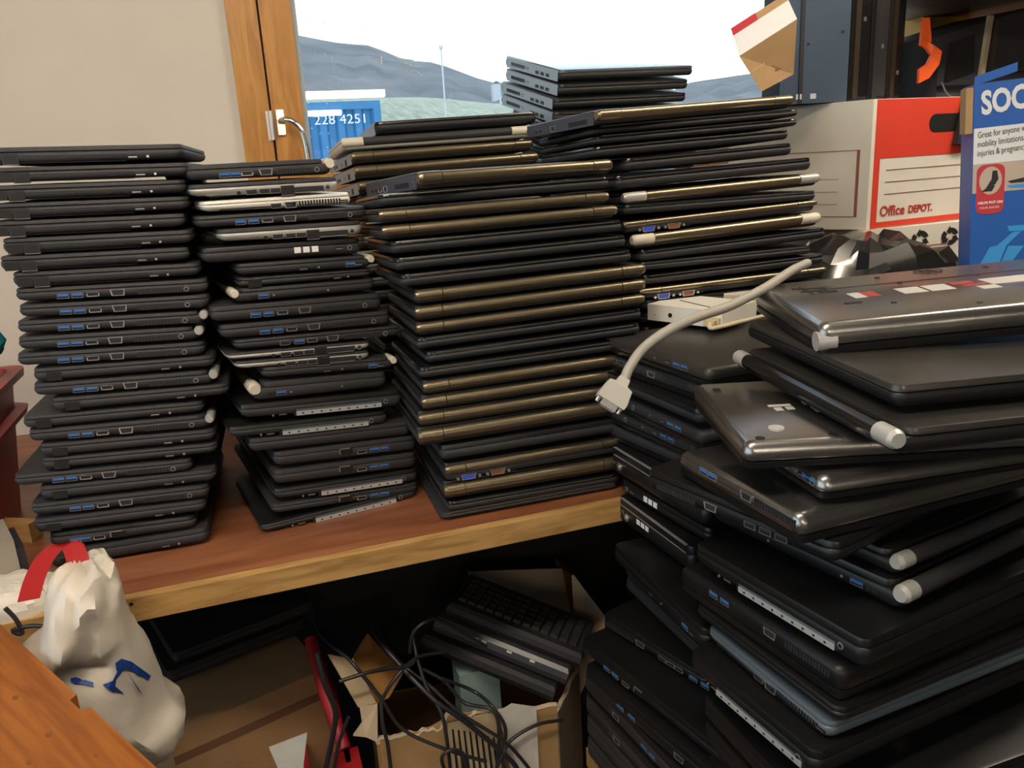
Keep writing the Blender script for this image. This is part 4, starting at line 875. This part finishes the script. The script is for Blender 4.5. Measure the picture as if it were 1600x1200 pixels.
# ------------------------------------------------------------------ pine table at the lower left
PINE = wood('orange_pine', (.20, .055, .008), (.34, .115, .02), 5, (.8, 14, 3), .42)
e0, e1 = onz(0, 975, .92), onz(245, 1200, .92)
ed = (e1-e0).normalized(); nd = Vector((-ed.y, ed.x, 0)); nd = nd if nd.x > 0 else -nd
root = thing('pine_table', 'orange pine table corner with knots and grain at the lower left', 'table', frame(e0, -ed, nd))
# frame: x along the edge, -y outward
Lh = .55; nx = -(onz(130, 1095, .92)-e0).dot(ed)
mb = MB(); mb.prism([(-Lh, 0), (nx-.016, 0), (nx-.012, .008), (nx+.012, .008), (nx+.016, 0), (.02, 0), (.02, .42), (-Lh, .42)], 'z', -.022, 0); mb.build('table_top', PINE, root)
KN = mat('pine_knot', (.20, .07, .015), .5)
for x, y, s in ((24, 1090, 1), (45, 1192, .8), (76, 1148, 1.1), (150, 1180, .6)):
    p = root.matrix_basis.inverted() @ onz(x, y, .92); mb = MB(); mb.loops([[(p.x+.0040*s*math.cos(t), p.y+.0026*s*math.sin(t), .0004) for t in [k*math.pi/6 for k in range(12)]], [(p.x+.004*s*math.cos(t), p.y+.0026*s*math.sin(t), -.001) for t in [k*math.pi/6 for k in range(12)]]]); mb.build('knot', KN, root)
for x, y in ((-.03, .36), (-Lh+.02, .36), (-Lh+.02, .05), (-.03, .05)):
    mb = MB(); mb.box((x, y, -.92), (x+.045, y+.045, -.022)); mb.build('leg', PINE, root)
# ------------------------------------------------------------------ under the shelf
def slabq(name, label, cat, pts, th, m, Y=None, part='panel', base=None):
    P = [p if isinstance(p, Vector) else ony(*p) for p in pts]; o = min(P, key=lambda p: p.z).copy()
    n = (P[1]-P[0]).cross(P[2]-P[0]).normalized(); n = n if n.y > 0 else -n
    mb = MB(Matrix.Translation(-o)); mb.loops([P, [p+n*th for p in P]]); r = thing(name, label, cat, Matrix.Translation(o)); mb.build(part, m, r); return r, o, n
# box with a dark laptop on top
bA, bB, bC = ony(285, 1140, 1.13), ony(515, 1035, 1.13), ony(515, 1000, 1.30)
zb = .56
def box_at(name, label, cat, a, b, dpt, z0, z1, m, part='carton'):
    ex = (b-a); ex.z = 0; w = ex.length; nn = Vector((ex.y, -ex.x, 0)).normalized()
    r = thing(name, label, cat, frame((a.x, a.y, z0), ex, nn)); mb = MB(); mb.box((0, 0, 0), (w, dpt, z1-z0)); mb.build(part, m, r); return r, w
a, b = onz(265, 1150, .585), onz(508, 1045, .585)
TAN = mat('carton_tan', (.42, .25, .12), .75, var=.08, scale=20)
rb_, wb = box_at('flat_carton', 'long tan cardboard carton under the shelf carrying dark laptops', 'box', a, b, .26, .0005, .585, TAN)
rect3(Matrix.Identity(4), .0, .53, wb, .545, mat('carton_fold', (.20, .10, .05), .8), rb_, 'fold_line')
M0 = frame(onz(300, 1108, .586), b-a, Vector((b.y-a.y, -(b.x-a.x), 0)).normalized())
for k, (dx, T, lb) in enumerate(((0, .034, 'dark dusty laptop lying on the tan carton under the shelf'), (.015, .028, 'dark laptop stacked upon another under the shelf'))):
    laptop(M0 @ Matrix.Translation((.11+dx, .075, .0 if k == 0 else .0345)), .25, .2, T, 'F' if False else 'N', lb, 'dark laptops on the tan carton', view='front', lidm=BLK2)
# red crate
RC_ = mat('crate_red', (.33, .012, .018), .42)
q0, q1 = ony(520, 1065, 1.20), ony(560, 1165, 1.12)
root = thing('red_crate', 'red plastic crate under the shelf beside the tan carton', 'crate', Matrix.Translation((ony(545, 1180, 1.12).x, 1.07, 0)))
zt = ony(530, 1160, 1.12).z
mb = MB(); mb.box((-.07, 0, .0005), (-.062, .20, zt-.06)); mb.box((-.008, 0, .0005), (.0, .22, zt+.0)); mb.box((-.062, 0, .0005), (-.008, .008, zt-.05)); mb.box((-.062, .212, .0005), (-.008, .22, zt+.04)); mb.box((-.062, .008, .0005), (-.008, .212, .01)); mb.build('tub', RC_, root)
mb = MB(); mb.box((-.024, -.02, zt-.03), (.014, .03, zt)); mb.build('handle_lug', RC_, root); 
mb = MB(); mb.tube([(-.006, .03, zt), (-.02, .10, zt+.05), (-.03, .20, zt+.10)], .011, 8); mb.build('bail_handle', RC_, root, smooth=50)
slabq('paper_scrap', 'crumpled whitish paper below the tan carton beside the red crate', 'paper', [ony(420, 1168, 1.09), ony(480, 1145, 1.09), ony(472, 1215, 1.07), ony(445, 1225, 1.07)], .003, mat('paper_grey', (.5, .5, .48), .8, var=.08, scale=20), part='sheet')
# torn open cardboard box with cables and keyboards
OX0, OX1 = ony(590, 1150, 1.10), ony(862, 1085, 1.10)
root = thing('torn_cardboard_box', 'torn open cardboard box full of cables and keyboards under the shelf', 'box', Matrix.Translation((OX0.x, 1.10, 0)))
def ragged(a, b, n, amp, seed):
    rr = random.Random(seed); return [a.lerp(b, i/n)+Vector((0, 0, rr.uniform(-amp, amp))) for i in range(n+1)]
o = Vector((OX0.x, 1.10, 0)); tor = mat('torn_edge', (.62, .50, .36), .9)
def wallpanel(top, m, name, th=.005, edge=True):
    n = Vector((top[-1].y-top[0].y, -(top[-1].x-top[0].x), 0)).normalized()*-th
    mb = MB(Matrix.Translation(-o)); k = len(top)
    mb.loops([[Vector((p.x, p.y, .001)) for p in top]+[Vector((p.x, p.y, .001))+n for p in reversed(top)], list(top)+[p+n for p in reversed(top)]]); mb.build(name, m, root)
    if edge:
        mb = MB(Matrix.Translation(-o)); mb.tube([p+n*.5 for p in top], .004, 6); mb.build('torn_edge', tor, root)
zf = .60
fr = ragged(ony(588, 1158, 1.10), ony(690, 1138, 1.10), 14, .004, 1)+ragged(ony(700, 1120, 1.10), ony(870, 1105, 1.10), 16, .004, 2)
wallpanel(fr, CARD, 'front_wall')
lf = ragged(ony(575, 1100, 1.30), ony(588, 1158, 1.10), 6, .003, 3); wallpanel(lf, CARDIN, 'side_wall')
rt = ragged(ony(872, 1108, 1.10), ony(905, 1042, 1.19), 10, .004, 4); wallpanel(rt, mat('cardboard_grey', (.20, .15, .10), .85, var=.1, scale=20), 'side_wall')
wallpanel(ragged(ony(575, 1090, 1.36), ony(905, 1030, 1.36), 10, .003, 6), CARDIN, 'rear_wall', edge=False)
# standing flap with printed label
def panel(name, pts, m, parent, oo, th=.004):
    n = (pts[1]-pts[0]).cross(pts[2]-pts[0]).normalized()*th; n = n if n.y > 0 else -n
    mb = MB(Matrix.Translation(-oo)); mb.loops([pts, [p+n for p in pts]]); return mb.build(name, m, parent)
panel('corner_flap', [ony(512, 1022, 1.16), ony(552, 1030, 1.15), ony(588, 1098, 1.10), ony(560, 1105, 1.10)], mat('flap_grey', (.40, .30, .19), .8, var=.08, scale=20), root, o)
panel('inner_flap', [ony(552, 1028, 1.18), ony(575, 990, 1.24), ony(630, 1052, 1.22), ony(608, 1090, 1.15), ony(585, 1102, 1.12)], mat('flap_orange', (.46, .22, .06), .8, var=.08, scale=20), root, o)
panel('torn_flap', [ony(562, 1104, 1.10), ony(590, 1100, 1.10), ony(590, 1160, 1.095), ony(572, 1152, 1.095), ony(552, 1150, 1.095), ony(566, 1130, 1.10)], tor, root, o)
panel('label_sheet', [ony(780, 1112, 1.09), ony(800, 1100, 1.09), ony(838, 1105, 1.09), ony(842, 1200, 1.085), ony(800, 1215, 1.085)], mat('label_white', (.6, .58, .54), .7, var=.08, scale=30), root, o, .002)
panel('label_sheet', [ony(700, 1130, 1.092), ony(775, 1112, 1.092), ony(792, 1215, 1.087), ony(700, 1215, 1.087)], mat('label_cream', (.46, .36, .22), .7, var=.1, scale=30), root, o, .002)
for k in range(9):
    x = 706+k*9; panel('printed_line', [ony(x, 1140+k, 1.0905), ony(x+3, 1140+k, 1.0905), ony(x+11, 1205, 1.0855), ony(x+7, 1205, 1.0855)], INK, root, o, .001)
# keyboards / dark laptops slanting in the box
for k, (A_, B_, dpt, T, lb) in enumerate((((655, 1012, 1.24), (862, 1098, 1.10), .16, .028, 'black slim keyboard slanting lowest in the torn box'), ((668, 985, 1.26), (868, 1072, 1.12), .17, .030, 'black glossy-edged keyboard slanting in the middle of the torn box'), ((690, 962, 1.28), (885, 1045, 1.15), .125, .026, 'black keyboard with raised keys topmost in the torn box'))):
    if k == 0:
        a, b = ony(*A_), ony(*B_); ex = b-a; w = ex.length; KM = frame(a, ex, Vector((ex.y, -ex.x, 0)).normalized()+Vector((0, 0, .12)))
    M = KM @ Matrix.Translation((.012*k, .012*k, .032*k))
    r = thing('computer_keyboard', lb, 'keyboard', M, 'keyboards in the torn cardboard box')
    mb = MB(); mb.loops([[(0, .004, 0), (w, .004, 0), (w, dpt, 0), (0, dpt, 0)], [(0, -.002, T*.4), (w, -.002, T*.4), (w, dpt, T*.5), (0, dpt, T*.5)], [(0, 0, T*.75), (w, 0, T*.75), (w, dpt, T), (0, dpt, T)], [(.004, .006, T*.95), (w-.004, .006, T*.95), (w-.004, dpt-.004, T*1.02), (.004, dpt-.004, T*1.02)]]); mb.build('keyboard_case', mat('keyboard_satin', (.05, .052, .06), .3) if k == 1 else BLK2, r, smooth=30)
    if k == 2:
        mb = MB()
        for i in range(13):
            for j in range(5):
                x = .012+i*(w-.024)/13; y = .02+j*.019; z = T*(.97+.03*y/dpt); mb.box((x, y, z), (x+.013, y+.015, z+.006))
        mb.build('keys', BLK, r)
    if k == 1:
        for x in (.30, .36, .55, .72): mb = MB(); mb.box((w*x, -.002, T*.62), (w*x+.009, .004, T*.72)); mb.build('media_key', WHITE, r)
r = box_at('teal_pack', 'pale teal pack with black print standing in the torn box', 'pack', ony(722, 1110, 1.20), ony(785, 1125, 1.20), .05, .30, ony(735, 1052, 1.20).z, mat('teal_pale', (.26, .38, .37), .6), part='pack')[0]
# beige casing behind
P0 = [ony(735, 893, 1.50), ony(878, 888, 1.46), ony(905, 1020, 1.38), ony(760, 1010, 1.42)]
r, oo, nn = slabq('beige_casing', 'beige computer casing with grooved panel leaning under the shelf', 'casing', P0, .10, mat('casing_beige', (.30, .235, .17), .6), part='panel')
for q in ([(740, 899), (872, 896), (872, 898), (740, 901)], [(766, 917), (838, 914), (838, 917), (766, 919)], [(838, 914), (841, 914), (853, 978), (850, 978)]):
    pts = [onpl(x, y, P0[0]-nn*.0006, nn) for x, y in q]; mb = MB(Matrix.Translation(-oo)); mb.loops([pts, [p+nn*.0008 for p in pts]]); mb.build('groove', HOLE, r)
mb = MB(Matrix.Translation(-oo)); pts = [ony(878, 888, 1.46), ony(896, 900, 1.47), ony(925, 1030, 1.37), ony(905, 1020, 1.38)]; mb.loops([pts, [p+Vector((.004, .05, 0)) for p in pts]]); mb.build('side_edge', mat('casing_brown', (.26, .13, .055), .7), r)
r, oo, nn = slabq('cardboard_sheet', 'pale curved cardboard sheet standing between beige casing and the pile', 'cardboard', [ony(893, 900, 1.30), ony(915, 930, 1.27), ony(942, 965, 1.22), ony(942, 1010, 1.2), ony(905, 1085, 1.2), ony(905, 1000, 1.25)], .005, mat('cardboard_pale', (.50, .38, .24), .8, var=.05, scale=20))
# loose cables
CAB = mat('black_cable', (.02, .02, .024), .38)
cabs = [([(492, 950, 1.3), (500, 990, 1.2), (545, 1030, 1.12), (572, 1062, 1.10), (596, 1092, 1.09), (630, 1140, 1.08), (700, 1172, 1.06), (760, 1190, 1.05)], 'black cable trailing from the dark across the orange flap'),
 ([(584, 985, 1.22), (600, 1010, 1.16), (635, 1050, 1.12), (680, 1095, 1.08), (730, 1130, 1.07), (800, 1190, 1.06), (810, 1215, 1.06)], 'thick bluish-black cable running diagonally through the torn box'),
 ([(590, 978, 1.24), (620, 1030, 1.15), (670, 1070, 1.11), (720, 1115, 1.08), (790, 1160, 1.06), (830, 1205, 1.06)], 'black cable beside the thick diagonal one in the torn box'),
 ([(648, 955, 1.2), (646, 1000, 1.14), (665, 1070, 1.10), (690, 1115, 1.07), (700, 1170, 1.06), (705, 1215, 1.06)], 'black cable dropping straight from the shelf shadow'),
 ([(640, 1020, 1.13), (645, 990, 1.12), (665, 972, 1.12), (690, 970, 1.14), (760, 1010, 1.16)], 'black cable arching over the keyboards'),
 ([(530, 1065, 1.08), (570, 1052, 1.08), (605, 1045, 1.09), (640, 1040, 1.10), (655, 1026, 1.12), (700, 1018, 1.15)], 'black cable lying level across the flap corner'),
 ([(596, 1095, 1.09), (610, 1070, 1.09), (635, 1040, 1.10), (655, 1026, 1.12)], 'short black cable rising to the level one'),
 ([(596, 1095, 1.09), (598, 1130, 1.08), (606, 1165, 1.075), (612, 1215, 1.07)], 'black cable hanging over the torn front wall'),
 ([(660, 1045, 1.13), (695, 1065, 1.12), (725, 1098, 1.11), (770, 1110, 1.08), (780, 1150, 1.07), (775, 1215, 1.06)], 'thin grey-black cable looping past the teal pack'),
 ([(690, 1060, 1.12), (740, 1080, 1.12), (770, 1105, 1.08), (790, 1140, 1.07), (785, 1190, 1.06), (800, 1215, 1.06)], 'black cable bending down over the white label'),
 ([(495, 1020, 1.07), (508, 1070, 1.06), (524, 1110, 1.06), (520, 1150, 1.06), (505, 1215, 1.06)], 'grey-black cable hanging in front of the tan carton'),
 ([(880, 1125, 1.08), (840, 1132, 1.075), (800, 1155, 1.07), (785, 1180, 1.06), (770, 1215, 1.06)], 'thin black cable curving from the right torn corner'),
 ([(700, 1215, 1.05), (690, 1185, 1.05), (705, 1172, 1.05), (725, 1180, 1.05), (728, 1215, 1.05)], 'small loop of black cable at the lower middle'),
 ([(545, 1120, 1.06), (530, 1160, 1.06), (520, 1215, 1.06)], 'black cable over the red crate')]
for k, (pts, lb) in enumerate(cabs):
    P = [ony(x, y, Y) for x, y, Y in pts]; oo = P[-1]; mb = MB(Matrix.Translation(-oo)); mb.tube(smoothpts(P, 6), (.0042 if k in (1, 10) else .003), 8)
    ob = mb.build('loose_cable', CAB, smooth=60); ob.location = oo; tag(ob, lb, 'cable', 'loose cables under the shelf')
cb = [ony(x, y, 1.0) for x, y in ((8, 950), (25, 968), (35, 990), (20, 985), (50, 978), (75, 980))]
mb = MB(Matrix.Translation(-cb[0])); mb.tube(smoothpts(cb, 5), .0028, 8); ob = mb.build('loose_cable', CAB, smooth=60); ob.location = cb[0]; tag(ob, 'black cable on the crumpled white bag by the pine table', 'cable')
